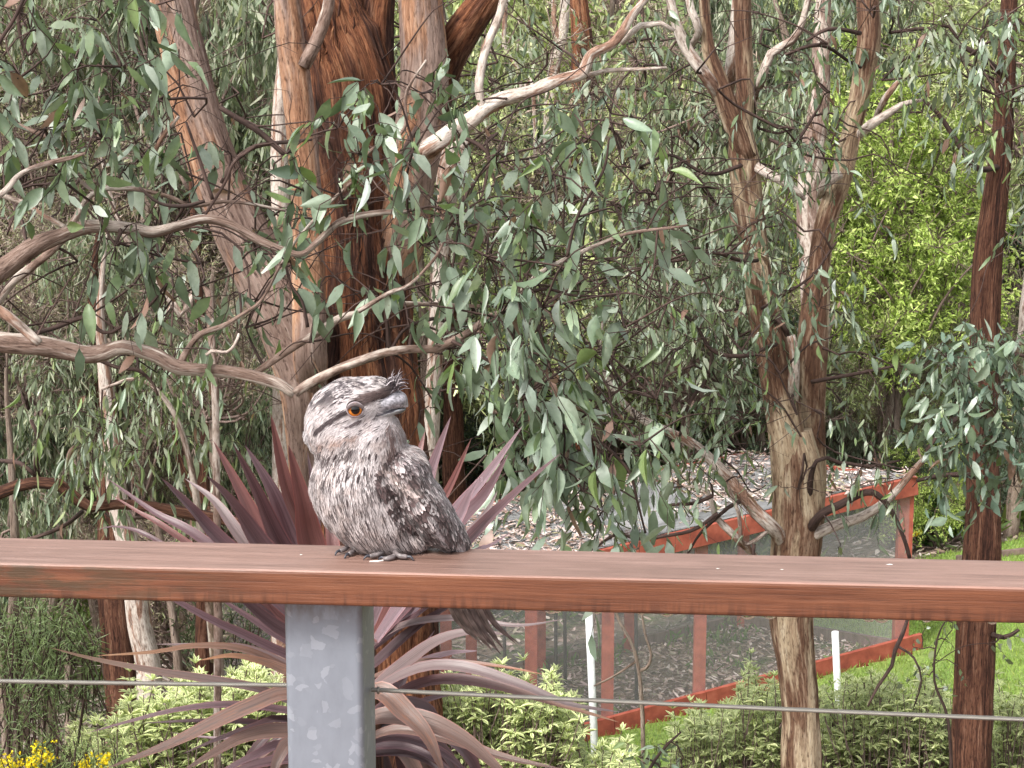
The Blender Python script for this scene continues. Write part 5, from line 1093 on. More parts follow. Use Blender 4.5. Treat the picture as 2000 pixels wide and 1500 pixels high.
# small rounded-leaf sapling in front of the dark trunk, bare sticks
t = Tree('round_leaf_sapling', 'thin sapling with small round dark leaves before the dark trunk', gb(1850, 9.3), 'sapling')
t.limb([(1862, 1700, 8), (1858, 1500, 7), (1850, 1400, 6), (1825, 1330, 5), (1830, 1250, 4), (1845, 1215, 3)], 'twig', 9.3, 'stem', 6)
for (a, b) in [(1800, 1268), (1830, 1290), (1850, 1250), (1815, 1320), (1840, 1345), (1870, 1300), (1800, 1240), (1860, 1215)]: t.clump(a, b, 9.3, 14, 1, .032, .75, DULL * .7, .2, .2, (.04, .1), spacing=.03)
t.finish(60)
t = Tree('bare_twig_plant', 'bare dark arching twig hanging before the lawn', (*P(1700, 1400, 8.6)[:2], float(g(P(1700, 1400, 8.6)[0], 8.6))), 'twig')
t.limb([(1775, 1200, 6), (1762, 1240, 8), (1748, 1270, 8), (1742, 1300, 7), (1715, 1340, 6), (1695, 1380, 4)], 'twig', 8.6, 'branch', 7)
t.limb([(1750, 1260, 6), (1785, 1285, 5), (1800, 1330, 4), (1785, 1380, 3)], 'twig', 8.6, 'branch', 6)
t.limb([(1775, 1210, 5), (1790, 1130, 6), (1780, 1090, 7)], 'twig', 8.6, 'branch', 6); t.finish(0)
t = Tree('bare_sapling', 'leafless grey sapling between the white stake and the red posts', gb(1250, 12.5), 'sapling')
t.limb([(1258, 1700, 10), (1256, 1450, 9), (1250, 1330, 8), (1235, 1260, 7), (1205, 1200, 6), (1195, 1100, 4)], 'thin', 12.5, 'stem', 7)
t.limb([(1250, 1310, 7), (1262, 1305, 7), (1272, 1280, 5), (1258, 1230, 5), (1250, 1150, 4)], 'thin', 12.5, 'limb', 6); t.limb([(1245, 1290, 5), (1200, 1320, 4), (1160, 1340, 3)], 'thin', 12.5, 'limb', 6); t.finish(0)
# low gum spray bottom centre-right
t = Tree('low_gum_spray', 'low spray of blue green gum leaves at the bottom edge by the lawn', gb(1290, 7.2), 'sapling')
t.limb([(1240, 1700, 10), (1255, 1540, 8), (1290, 1470, 6), (1330, 1430, 4)], 'twig', 7.2, 'stem', 6)
for (a, b, n) in [(1300, 1455, 3), (1250, 1480, 3), (1335, 1480, 3), (1290, 1500, 3)]: t.clump(a, b, 7.2, 22, n, .06, .42, DULL, .4, .7, (.05, .12))
t.finish(60)
# small sprays reaching in from the lower right edge
# lemon tree behind the lawn
t = Tree('lemon_tree', 'small lemon tree with yellow fruit standing on the grass behind the cage', (*G(1815, 1065)[:2], float(G(1815, 1065)[2])), 'fruit tree')
dL = float(G(1815, 1065)[1])
t.limb([(1826, 1070, 9), (1826, 1035, 8), (1822, 1000, 7), (1815, 960, 5)], 'thin', dL, 'trunk', 10)
LG = np.array([(.06, .13, .03), (.08, .17, .04), (.1, .2, .06)])
for (a, b, n) in [(1795, 1000, 10), (1830, 985, 10), (1810, 960, 9), (1785, 1030, 7), (1850, 1000, 6), (1805, 1035, 5)]: t.clump(a, b, dL, 22, n * 4, .09, .45, LG, .1, .1, (.1, .2), conn=False)
t.finish(100)
k = NT('lemon skin'); k.b.inputs['Base Color'].default_value = (.75, .55, .03, 1); k.b.inputs['Roughness'].default_value = .4
th = np.linspace(0, math.pi, 8); V = [(math.sin(a) * math.cos(b) * .027, math.sin(a) * math.sin(b) * .027, -math.cos(a) * .036) for a in th for b in np.linspace(0, 6.283, 11)[:-1]]
Q = [[i * 10 + j, i * 10 + (j + 1) % 10, (i + 1) * 10 + (j + 1) % 10, (i + 1) * 10 + j] for i in range(7) for j in range(10)]
lm = mk_mesh('lemon', V, Q); lm.materials.append(k.m)
for (a, b) in [(1789, 1042), (1783, 1045), (1797, 1039)]:
    o = bpy.data.objects.new('lemon', lm); COL.objects.link(o); o.parent = t.root; o.matrix_parent_inverse = Matrix.Translation(-t.root.location); o.location = P(a, b, dL - .35)
# dark edging boards of the upper garden
e0 = G(1868, 1104); e1 = G(2060, 1082); ed = nz(e1 - e0)
V, Q = boxm(e0 - [0, 0, .02], (e1 - e0), np.array([0, .05, 0]), (0, 0, .12)); o = link('garden_edging', mk_mesh('garden_edging', V, Q, smooth=False), M['greywood']); tag(o, 'low grey timber edging board behind the lawn at right', 'edging')

# ------------------------------------------------------------------ cordyline (red-leaved plant) just behind the railing
k = NT('cordyline leaf'); c = k.attr('col', False); v = k.attr('lf')
sx = k.n('SeparateXYZ'); k.l(v, sx.inputs[0])
ln_ = k.n('TexNoise', Scale=1.0, Detail=5.0); k.l(k.mapv(v, (34, .8, 1)), ln_.inputs['Vector'])
c = k.mix(1.0, c, k.ramp(ln_.outputs['Fac'], [(.3, (.62, .6, .62)), (.5, (1, 1, 1)), (.72, (1.3, 1.25, 1.28))]), 'MULTIPLY')
sp = k.noise(k.mapv(v, (60, 30, 1)), 1, 2); 
rm = k.n('MapRange'); k.l(sx.outputs[2], rm.inputs[0]); rm.inputs[1].default_value = 0; rm.inputs[2].default_value = 1
rs = k.mix(1.0, k.ramp(sp, [(.52, (0, 0, 0)), (.66, (1, 1, 1))]), rm.outputs[0], 'MULTIPLY')
c = k.mix(rs, c, (.26, .11, .06))
k.l(c, k.b.inputs['Base Color']); k.b.inputs['Roughness'].default_value = .40; k.b.inputs['Specular IOR Level'].default_value = .5; k.bump(ln_.outputs['Fac'], .0008)
tr = k.n('BsdfTranslucent'); k.l(k.mix(1.0, c, (1.6, .7, .7), 'MULTIPLY'), tr.inputs[0]); mx = k.n('MixShader'); mx.inputs[0].default_value = .12
k.l(k.b.outputs[0], mx.inputs[1]); k.l(tr.outputs[0], mx.inputs[2]); k.l(mx.outputs[0], k.out.inputs[0]); M['cord'] = k.m
cx_, cyy = P(700, 1300, 3.25)[0], 3.25
cor = empty('cordyline', (cx_, cyy, float(g(cx_, cyy)))); tag(cor, 'purple brown cordyline with long strappy leaves fanning out behind the rail', 'plant')
X, rr = resample([(cx_, cyy, float(g(cx_, cyy)) - .1), (cx_ + .05, cyy + .05, 3.6), (cx_, cyy, P(700, 1400, 3.25)[2]), P(695, 1215, 3.25)], [.05, .045, .04, .03], .06)
v, q, t_, b = tube(X, rr, 16, .1, (4, 20), 3, True, .1); child('stem', mk_mesh('stem', v, q, t_, {'bark': b}), M['dark'], cor)
def cleaf(pts, w, col, rust=0., dep=None, fold=.35, tw=0., tipcol=None, ks=20):
    """pts from base to tip (px,py[,depth]); w = widest pixel width"""
    n = len(pts); D_ = dep or (3.22, 3.1)
    X = np.array([P(p[0], p[1], p[2] if len(p) > 2 else D_[0] + (D_[1] - D_[0]) * i / (n - 1)) for i, p in enumerate(pts)])
    L = np.linalg.norm(X[-1] - X[0]); X, _ = resample(X, np.ones(n), max(.012, L / ks)); m = len(X); t = np.linspace(0, 1, m)
    T = nz(np.gradient(X, axis=0)); cam_ = nz(np.array([0, 0, CAMZ]) - X); face = nz(cam_ + np.array([0, 0, .5]) + np.array([math.sin(tw), 0, math.cos(tw)]) * .4)
    s = nz(np.cross(T, face)); nn = np.cross(s, T); hw = w / 2 * S(1100, D_[0]) * np.minimum(1, .55 + t * 1.6) * np.clip((1 - t) * 1.9, 0, 1) ** .75
    V = []; A = []; LF = []; base = np.array(col); xs_ = (-1, -.86, -.4, 0, .4, .86, 1)
    for x in xs_:
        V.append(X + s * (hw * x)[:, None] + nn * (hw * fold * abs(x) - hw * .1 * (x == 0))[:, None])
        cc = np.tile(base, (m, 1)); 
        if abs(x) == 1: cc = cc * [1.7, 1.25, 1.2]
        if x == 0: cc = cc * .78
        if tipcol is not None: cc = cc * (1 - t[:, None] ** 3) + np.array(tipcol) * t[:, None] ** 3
        A.append(cc); LF.append(np.stack([np.full(m, x * w * .0004 * 20 + pts[0][0] * .13), t * L + pts[-1][1] * .37, np.full(m, rust)], -1))
    V = np.stack(V, 1).reshape(-1, 3); A = np.stack(A, 1).reshape(-1, 3); LF = np.stack(LF, 1).reshape(-1, 3); C = 7
    i = (np.arange(m - 1)[:, None] * C + np.arange(C - 1)[None]).ravel()
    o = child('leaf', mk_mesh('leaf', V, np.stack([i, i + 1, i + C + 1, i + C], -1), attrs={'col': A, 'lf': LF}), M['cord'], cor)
    if rust > .5: o['label'] = 'rusty brown speckled leaf'
    return o
PU = (.105, .062, .070); RD = (.140, .062, .058); LV_ = (.185, .132, .148); DKP = (.062, .036, .040); BRN = (.130, .084, .070); GRY = (.150, .112, .110)
CO = [
 ([(640, 1240), (603, 1062), (562, 960), (528, 806)], 40, RD, .15), ([(660, 1240), (606, 1062), (590, 980), (563, 868)], 56, RD, .12, (3.1, 3.0)),
 ([(650, 1240), (570, 1062), (530, 960), (478, 869)], 48, LV_, 0), ([(650, 1250), (545, 1062), (500, 960), (455, 866)], 44, PU, .1, (3.15, 3.0)),
 ([(640, 1250), (530, 1080), (470, 960), (416, 860)], 40, RD, .1, (3.3, 3.3)), ([(650, 1260), (505, 1062), (450, 980), (401, 927)], 50, PU, .1, (3.1, 2.95)),
 ([(640, 1260), (480, 1062), (420, 980), (360, 934)], 34, GRY, 0, (3.3, 3.4)), ([(650, 1265), (436, 1062), (370, 990), (313, 932)], 42, PU, 0, (3.15, 3.05)),
 ([(640, 1265), (405, 1062), (300, 1000), (206, 932)], 26, PU, .1, (3.2, 3.3), ), ([(640, 1270), (350, 1050), (270, 1000), (215, 965)], 20, RD, .2, (3.3, 3.4)),
 ([(640, 1270), (330, 1070), (240, 1030), (185, 1035)], 16, PU, .1, (3.3, 3.4)),
 ([(660, 1240), (650, 1062), (645, 1000), (655, 930)], 30, RD, 0, (3.4, 3.5)), ([(660, 1240), (620, 1060), (612, 960), (600, 880)], 26, DKP, 0, (3.45, 3.5)),
 ([(720, 1240), (790, 1000), (815, 900), (830, 842)], 40, RD, .1, (3.3, 3.4)), ([(720, 1240), (810, 1020), (850, 900), (881, 812)], 42, LV_, .1), ([(730, 1250), (830, 1040), (880, 950), (921, 855)], 28, RD, .1, (3.1, 3.0)),
 ([(730, 1250), (870, 1030), (950, 930), (1022, 830)], 34, LV_, .1, (3.25, 3.2)), ([(730, 1250), (880, 1040), (945, 970), (994, 884)], 46, PU, .05, (3.15, 3.1)),
 ([(735, 1250), (920, 1050), (1010, 960), (1097, 884)], 32, PU, .15, (3.1, 3.0)), ([(735, 1250), (900, 1060), (950, 1000), (972, 958)], 26, GRY, 0, (3.3, 3.4)), ([(740, 1255), (910, 1095), (960, 1065), (1003, 1037)], 24, LV_, 0, (3.3, 3.2)),
 ([(735, 1250), (880, 1040), (920, 960), (940, 932), (943, 948)], 34, LV_, .1, (3.05, 3.0)),
 # below the rail, left
 ([(690, 1330), (556, 1278), (470, 1238), (400, 1205), (250, 1120)], 26, PU, 0), ([(690, 1320), (556, 1250), (500, 1215), (400, 1150)], 22, PU, 0, (3.2, 3.2)), ([(690, 1300), (556, 1235), (490, 1185), (430, 1120)], 36, DKP, 0, (3.15, 3.1)), ([(690, 1290), (560, 1215), (520, 1175), (470, 1130)], 20, RD, 0, (3.3, 3.3)),
 ([(690, 1400), (556, 1366), (500, 1345), (400, 1327), (300, 1311), (180, 1287), (95, 1264)], 24, GRY, .25, (3.15, 2.95), .35, 0., (.2, .13, .08)), ([(690, 1370), (556, 1297), (480, 1266), (420, 1261), (300, 1258)], 20, GRY, .1, (3.2, 3.1)),
 ([(690, 1380), (556, 1305), (470, 1268), (380, 1262), (300, 1274), (185, 1281)], 20, BRN, .4, (3.2, 3.0), .35, 0., (.24, .13, .06)), ([(690, 1370), (556, 1310), (500, 1290), (450, 1281), (388, 1290)], 26, BRN, .8, (3.1, 3.0), .3, 0., (.28, .14, .06)),
 ([(700, 1420), (556, 1388), (440, 1377), (340, 1388), (250, 1410), (165, 1433)], 20, PU, 0, (3.2, 3.1)), ([(700, 1440), (556, 1425), (480, 1410), (380, 1408), (272, 1413)], 18, DKP, 0, (3.25, 3.15)),
 ([(700, 1380), (570, 1355), (500, 1376), (420, 1412), (330, 1455), (205, 1502)], 40, BRN, .6, (3.05, 2.9)), ([(700, 1440), (556, 1405), (500, 1418), (430, 1442), (353, 1474)], 20, DKP, .1),
 ([(700, 1450), (560, 1430), (480, 1440), (420, 1470), (350, 1510)], 42, BRN, .2, (3.05, 2.9)), ([(700, 1470), (560, 1455), (500, 1475), (430, 1510), (380, 1540)], 26, PU, 0), ([(700, 1480), (580, 1450), (545, 1480), (520, 1560)], 40, BRN, .3, (2.95, 2.85)),
 ([(700, 1460), (556, 1405), (470, 1440), (400, 1440), (330, 1430)], 14, PU, 0, (3.4, 3.5)), ([(700, 1500), (600, 1480), (480, 1500), (400, 1545)], 30, PU, .1),
 # below the rail, right
 ([(690, 1300), (740, 1250), (800, 1218), (900, 1208), (1010, 1222), (1105, 1209)], 20, GRY, 0, (3.2, 3.0)), ([(690, 1300), (735, 1262), (800, 1212), (860, 1170)], 26, PU, 0), ([(690, 1290), (740, 1236), (790, 1192), (830, 1150)], 26, LV_, 0, (3.25, 3.3)),
 ([(690, 1300), (735, 1240), (775, 1180), (800, 1130)], 22, RD, 0, (3.3, 3.4)), ([(690, 1330), (740, 1290), (790, 1245), (850, 1200), (920, 1165)], 28, DKP, 0, (3.15, 3.1)),
 ([(690, 1380), (740, 1338), (800, 1290), (860, 1250), (925, 1234), (990, 1240)], 36, GRY, .05, (3.1, 3.0)), ([(690, 1360), (740, 1345), (800, 1306), (870, 1278), (935, 1271)], 28, LV_, 0, (3.2, 3.1)),
 ([(690, 1340), (740, 1318), (800, 1296), (880, 1292), (980, 1302), (1066, 1318)], 16, BRN, .5, (3.15, 3.0), .35, 0., (.26, .10, .045)), ([(690, 1400), (740, 1345), (820, 1306), (900, 1303), (1010, 1335), (1110, 1375), (1212, 1391)], 30, GRY, .05, (3.1, 2.9)),
 ([(690, 1420), (740, 1385), (800, 1345), (870, 1328), (960, 1338), (1070, 1370), (1210, 1411)], 30, PU, .1, (3.15, 2.95), .35, 0., (.24, .13, .07)), ([(690, 1390), (740, 1352), (790, 1392), (835, 1440), (870, 1520)], 52, BRN, .9, (2.95, 2.85)),
 ([(690, 1440), (740, 1402), (820, 1408), (900, 1442), (960, 1490), (1010, 1540)], 52, BRN, .25, (3.0, 2.9)), ([(700, 1450), (780, 1425), (880, 1445), (980, 1478), (1100, 1503)], 30, BRN, .2, (3.1, 3.0)),
 ([(700, 1400), (770, 1375), (830, 1380), (855, 1412), (862, 1450)], 34, DKP, .1, (3.3, 3.3)), ([(700, 1460), (760, 1440), (820, 1450), (880, 1480), (930, 1530)], 26, PU, 0, (3.1, 3.1)), ([(700, 1480), (760, 1470), (820, 1480), (880, 1520)], 26, DKP, 0), ([(700, 1470), (740, 1458), (800, 1460), (860, 1490), (900, 1530)], 22, PU, 0, (3.2, 3.1)),
 ([(700, 1360), (750, 1330), (780, 1340), (800, 1300), (850, 1230)], 20, PU, 0, (3.35, 3.4)), ([(700, 1430), (760, 1395), (860, 1360), (940, 1350)], 18, PU, 0, (3.35, 3.4)),
]
for e in CO:
    e = list(e)
    if e[0][0][1] >= 1290: e[1] = e[1] * .86
    cleaf(*e)
for i in range(30):   # dead and hidden inner leaves
    a = rng.uniform(-1, 1); px0 = 700; tipx = 700 + a * 240; cleaf([(px0, 1440), (px0 + a * 110, 1440 + rng.uniform(-50, 20)), (tipx, 1520 + rng.uniform(-60, 60)), (tipx + a * 60, 1660)], rng.uniform(16, 34), [PU, DKP, BRN][i % 3], .2 if i % 3 else 0, (3.3, 3.2 + rng.uniform(-.1, .3)))
# ------------------------------------------------------------------ the bird
BS = S(930, 2.50)          # metres per photo pixel at the bird
Y0 = 2.50
# local frame: u (px right), w (px down), v (px away); anchored on the rail top under the belly
anc = rail_pt(745, 1076); Y0 = anc[1]
CW = 1 / math.cos(R(14))
def BW(p):
    p = np.asarray(p, float); return np.stack([anc[0] + (p[..., 0] - 745) * BS, anc[1] + p[..., 2] * BS, anc[2] + (1076 - p[..., 1]) * BS * CW + 0 * p[..., 2]], -1)
def sd_ell(X, c, r, a=0.):
    q = X - np.array(c, float); ca, sa = math.cos(R(a)), math.sin(R(a))
    u = q[..., 0] * ca + q[..., 1] * sa; w = -q[..., 0] * sa + q[..., 1] * ca; v = q[..., 2]
    k0 = np.sqrt((u / r[0]) ** 2 + (w / r[1]) ** 2 + (v / r[2]) ** 2) + 1e-9; k1 = np.sqrt((u / r[0] ** 2) ** 2 + (w / r[1] ** 2) ** 2 + (v / r[2] ** 2) ** 2) + 1e-9
    return k0 * (k0 - 1) / k1
def smin(a, b, k):
    h = np.clip(.5 + .5 * (b - a) / k, 0, 1); return b * (1 - h) + a * h - k * h * (1 - h)
def nets(fn, lo, hi, st):
    ax = [np.arange(l, h + st, st) for l, h in zip(lo, hi)]; X = np.stack(np.meshgrid(*ax, indexing='ij'), -1); D = fn(X); s = D < 0
    nx, ny, nz2 = D.shape; cnt = np.zeros((nx - 1, ny - 1, nz2 - 1)); acc = np.zeros(cnt.shape + (3,))
    cor_ = [(a, b, c) for a in (0, 1) for b in (0, 1) for c in (0, 1)]
    sl_ = lambda A, o: A[o[0]:o[0] + nx - 1, o[1]:o[1] + ny - 1, o[2]:o[2] + nz2 - 1]
    for i in range(8):
        for j in range(i + 1, 8):
            a, b = cor_[i], cor_[j]
            if sum(abs(a[k_] - b[k_]) for k_ in range(3)) != 1: continue
            da, db = sl_(D, a), sl_(D, b); m = (da < 0) != (db < 0); t = np.where(m, da / np.where(m, da - db, 1), 0)
            acc += m[..., None] * (np.array(a) + (np.array(b) - np.array(a)) * t[..., None]); cnt += m
    mask = cnt > 0; idx = -np.ones(cnt.shape, int); idx[mask] = np.arange(mask.sum())
    V = (np.argwhere(mask) + acc[mask] / cnt[mask][:, None]) * st + np.array(lo)
    Q = []
    for axn in range(3):
        o = [0, 0, 0]; o[axn] = 1; a = s[:nx - o[0], :ny - o[1], :nz2 - o[2]]; b = s[o[0]:, o[1]:, o[2]:]; e = np.argwhere(a != b)
        u_, v_ = [(1, 2), (2, 0), (0, 1)][axn]; e = e[(e[:, u_] > 0) & (e[:, v_] > 0)]
        e = e[(e[:, 0] < nx - 1) & (e[:, 1] < ny - 1) & (e[:, 2] < nz2 - 1)]
        du = np.zeros(3, int); du[u_] = 1; dv = np.zeros(3, int); dv[v_] = 1
        f = [idx[tuple((e - k_).T)] for k_ in (0 * du, du, du + dv, dv)]; q = np.stack(f, -1); fl = a[tuple(e.T)]
        q = np.where(fl[:, None], q, q[:, ::-1]); Q.append(q)
    Q = np.concatenate(Q); Q = Q[(Q >= 0).all(1)]
    gr = np.stack(np.gradient(D, st), -1); ii = np.clip(np.round((V - np.array(lo)) / st).astype(int), 0, np.array(D.shape) - 1)
    # mirrored handedness (w runs down) is fixed by flipping
    return V, Q[:, ::-1], nz(gr[tuple(ii.T)])
def body_sdf(X):
    d = sd_ell(X, (683, 800, 0), (80, 60, 68), -16)                       # skull
    d = smin(d, sd_ell(X, (668, 842, 2), (70, 58, 72), 10), 18)
    d = smin(d, sd_ell(X, (737, 846, 0), (46, 50, 56), 8), 16)           # cheek / nape
    d = smin(d, sd_ell(X, (722, 808, 0), (36, 22, 33), -10), 12)           # face toward the gape
    d = smin(d, sd_ell(X, (732, 762, 0), (42, 24, 44), -4), 12)          # brow
    d = smin(d, sd_ell(X, (712, 878, 4), (84, 66, 74), 0), 26)            # throat / upper breast
    d = smin(d, sd_ell(X, (702, 950, 2), (96, 92, 92), 10), 26)           # breast
    d = smin(d, sd_ell(X, (728, 1006, 4), (94, 72, 82), 22), 24)          # belly
    d = smin(d, sd_ell(X, (757, 1045, 6), (90, 34, 58), 8), 18)          # vent
    w = sd_ell(X, (824, 975, 0), (112, 44, 74), 57)                       # folded left wing
    w = smin(w, sd_ell(X, (880, 1040, 26), (62, 26, 46), 58), 14)         # wing tip
    w = smin(w, sd_ell(X, (795, 915, 4), (46, 44, 72), 40), 16)           # shoulder
    d = smin(d, w, 9)
    n = np.sin(X[..., 0] * .11 + X[..., 1] * .05) * np.sin(X[..., 1] * .07 - X[..., 2] * .09) * 2.0
    return d + n * .6
VB, QB, NB = nets(body_sdf, (548, 716, -110), (948, 1100, 116), 2.6)
# flatten onto the rail
VB[:, 1] = np.minimum(VB[:, 1], 1076.5)
FC = np.array([(780, 765, -1, .15), (720, 745, -1, .18), (640, 770, -.85, .6), (690, 820, -1, .42), (740, 815, -.9, .5), (640, 850, -.55, .8), (610, 850, -.6, .7), (700, 870, -.35, 1), (770, 850, -.05, 1), (620, 920, .08, 1), (680, 950, .2, 1), (760, 930, .35, 1),
               (660, 1020, .3, 1), (720, 1040, .4, 1), (790, 1060, .7, 1), (820, 930, .55, .9), (860, 1000, .5, .9), (900, 1050, .55, .85), (830, 1020, .5, .9), (790, 900, .5, .85)], float)
def flow(p):
    d2 = ((p[:, None, :2] - FC[None, :, :2]) ** 2).sum(-1) + 60; w = 1 / d2 ** 1.4; f = (w[..., None] * FC[None, :, 2:]).sum(1); f /= np.linalg.norm(f, axis=1, keepdims=True); return f
def inpoly(p, poly):
    x, y = p[:, 0], p[:, 1]; c = np.zeros(len(p), bool); n = len(poly)
    for i in range(n):
        x1, y1 = poly[i]; x2, y2 = poly[(i + 1) % n]; m = ((y1 > y) != (y2 > y)) & (x < (x2 - x1) * (y - y1) / (y2 - y1 + 1e-9) + x1); c ^= m
    return c
def segd(p, pts):
    best = np.full(len(p), 1e9)
    for a, b in zip(pts[:-1], pts[1:]):
        a = np.array(a, float); b = np.array(b, float); t = np.clip(((p[:, :2] - a) @ (b - a)) / ((b - a) @ (b - a)), 0, 1); best = np.minimum(best, np.linalg.norm(p[:, :2] - a - (b - a) * t[:, None], axis=1))
    return best
WINGP = [(778, 868), (800, 880), (830, 890), (862, 935), (890, 990), (915, 1035), (940, 1085), (890, 1085), (850, 1062), (815, 1040), (785, 1020), (765, 985), (745, 950), (738, 915), (755, 890)]
def bcol(p, fine=True):
    n = len(p); f = flow(p); q = np.stack([p[:, 0], p[:, 1], p[:, 2]], -1)
    al = (p[:, :2] * f).sum(1); ac = p[:, 0] * -f[:, 1] + p[:, 1] * f[:, 0]
    s1 = vn(np.stack([ac / 4.5, al / 26, p[:, 2] / 9], -1), 1); s2 = vn(np.stack([ac / 7, al / 22, p[:, 2] / 12], -1), 2); s3 = vn(q / 14, 3); s4 = vn(q / 5, 4)
    base = np.array([.49, .44, .44]); c = base * (.62 + .62 * s1)[:, None]
    warm = sst(.5, .75, s3)[:, None] * .35; c = c * (1 - warm) + np.array([.40, .31, .275]) * warm
    c *= (.85 + .3 * s4)[:, None]
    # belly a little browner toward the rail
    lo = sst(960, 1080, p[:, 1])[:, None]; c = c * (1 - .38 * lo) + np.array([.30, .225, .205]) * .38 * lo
    # crown : dark dashes
    cr = sst(778, 752, p[:, 1] - (700 - p[:, 0]) * .33 * (p[:, 0] < 700)); dash = sst(.52, .60, s2) * cr; c = c * (1 - .9 * dash[:, None]) + np.array([.035, .025, .03]) * .9 * dash[:, None]
    # brow patch
    b = np.exp(-(np.maximum(0, segd(p, [(716, 772), (738, 765), (768, 760)]) - 8) / 4.0) ** 2); c = c * (1 - .85 * b[:, None]) + np.array([.10, .066, .062]) * .85 * b[:, None]
    wb = np.exp(-(segd(p, [(700, 762), (725, 753), (765, 746)]) / 5) ** 2) * .6; c = c * (1 - wb[:, None]) + np.array([.62, .56, .55]) * wb[:, None]
    # eye stripe
    e = np.exp(-(segd(p, [(688, 790), (670, 800), (650, 812), (625, 832)]) / 4.6) ** 2) * .9; c = c * (1 - e[:, None]) + np.array([.05, .035, .04]) * e[:, None]
    # bright cheek
    ch = np.exp(-((p[:, 0] - 700) / 60) ** 2 - ((p[:, 1] - 818) / 20) ** 2) * .45; c = c * (1 - ch[:, None]) + np.array([.62, .56, .58]) * (.8 + .4 * s1[:, None]) * ch[:, None]
    # rust band under the cheek
    ru = np.exp(-(segd(p, [(610, 862), (640, 862), (668, 852), (700, 842)]) / 9) ** 2) * .6 * sst(.3, .6, s2); c = c * (1 - ru[:, None]) + np.array([.32, .19, .14]) * ru[:, None]
    # throat darker brown streaks
    th = sst(735, 765, p[:, 0]) * sst(812, 825, p[:, 1]) * sst(905, 870, p[:, 1]) * sst(.42, .6, s1) * .75; c = c * (1 - th[:, None]) + np.array([.12, .075, .07]) * th[:, None]
    # ruff and collar blotches
    co = np.exp(-(segd(p, [(598, 872), (625, 885), (665, 880), (700, 862)]) / 15) ** 2) * sst(.50, .60, s2) * .75; c = c * (1 - co[:, None]) + np.array([.035, .022, .024]) * co[:, None]
    # breast : vertical dark drops
    br = sst(870, 890, p[:, 1]) * sst(960, 925, p[:, 1]) * sst(.60, .68, s2) * (p[:, 0] < 760); c = c * (1 - .8 * br[:, None]) + np.array([.05, .035, .036]) * .8 * br[:, None]
    # nape tuft white
    nt_ = .7 * np.exp(-((p[:, 0] - 578) / 14) ** 2 - ((p[:, 1] - 850) / 16) ** 2); c = c * (1 - nt_[:, None]) + np.array([.62, .6, .62]) * nt_[:, None]
    # wing
    wm = inpoly(p, WINGP) & (p[:, 2] < 60); wc = np.array([.075, .05, .05]) * (.5 + 1.2 * s4)[:, None]; sp_ = vn(np.stack([ac / 9, al / 10, p[:, 2] / 10], -1), 6)
    li = sst(.60, .72, sp_)[:, None] * .85; wc = wc * (1 - li) + np.array([.46, .40, .40]) * (.7 + .5 * s1[:, None]) * li
    ed = np.exp(-(segd(p, [(752, 900), (790, 935), (820, 950)]) / 8) ** 2)[:, None] * .5; wc = wc * (1 - ed) + np.array([.55, .45, .42]) * ed
    ed = np.exp(-(segd(p, [(850, 1000), (870, 1050), (905, 1075)]) / 5) ** 2)[:, None] * .55; wc = wc * (1 - ed) + np.array([.55, .5, .52]) * ed
    ed = np.exp(-(segd(p, [(800, 890), (835, 910), (870, 960), (900, 1020)]) / 10) ** 2)[:, None] * .45 * s2[:, None] * 1.4; wc = wc * (1 - ed) + np.array([.50, .45, .47]) * ed
    c = np.where(wm[:, None], wc, c)
    return np.clip(c, .01, .9)
bird = empty('frogmouth_bird', anc); tag(bird, 'mottled grey tawny frogmouth with orange eye perched on the handrail', 'bird')
k = NT('plumage'); k.l(k.attr('col', False), k.b.inputs['Base Color']); k.b.inputs['Roughness'].default_value = .75; k.b.inputs['Specular IOR Level'].default_value = .25
k.b.inputs['Sheen Weight'].default_value = .15; M['plume'] = k.m
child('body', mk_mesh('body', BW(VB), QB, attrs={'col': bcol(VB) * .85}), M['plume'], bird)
def cards(idx, ln, wd, lift, tipmul=1.1, rootmul=.8, shaft=0., jit=.12, colr=None, rs=1, tpl=((0, .35), (.3, .9), (.7, .9), (1, .1)), cshift=None):
    r = np.random.default_rng(rs); p = VB[idx] + NB[idx] * .3; nrm = NB[idx]; f = flow(VB[idx]); N = len(idx)
    d = np.stack([f[:, 0], f[:, 1], np.zeros(N)], -1) + r.normal(0, jit, (N, 3)); d = nz(d - nrm * (d * nrm).sum(1, keepdims=True))
    d = nz(d + nrm * lift * r.uniform(.3, 1.3, (N, 1))); ln = ln * r.uniform(.65, 1.3, N)
    side = nz(np.cross(d, nrm)); c0 = bcol(VB[idx] + d * ln[:, None] * .4) if colr is None else np.broadcast_to(colr, (N, 3)); lu = c0.mean(1, keepdims=True); c0 = c0 * np.clip((.42 + (lu - .42) * 1.0) / lu, .4, 1.2) * r.uniform(.82, 1.18, (N, 1))
    sh = (r.random(N) < shaft)[:, None]
    K = len(tpl); V = np.zeros((N, K, 3, 3)); A = np.zeros((N, K, 3, 3))
    for i, (t, h) in enumerate(tpl):
        cen = p + d * (ln * t)[:, None] - nrm * (lift * ln * t * t * .8)[:, None]
        for j, x in enumerate((-1, 0, 1)):
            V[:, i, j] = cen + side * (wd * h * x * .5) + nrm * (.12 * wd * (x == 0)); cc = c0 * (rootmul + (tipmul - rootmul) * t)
            if x == 0: cc = np.where(sh, cc * .22, cc)
            A[:, i, j] = cc
    base = np.arange(N)[:, None, None] * K * 3; a = base + np.arange(K - 1)[None, :, None] * 3 + np.arange(2)[None, None]
    Q = np.stack([a, a + 1, a + 4, a + 3], -1).reshape(-1, 4); return BW(V.reshape(-1, 3)), Q, np.clip(A.reshape(-1, 3), .006, .85)
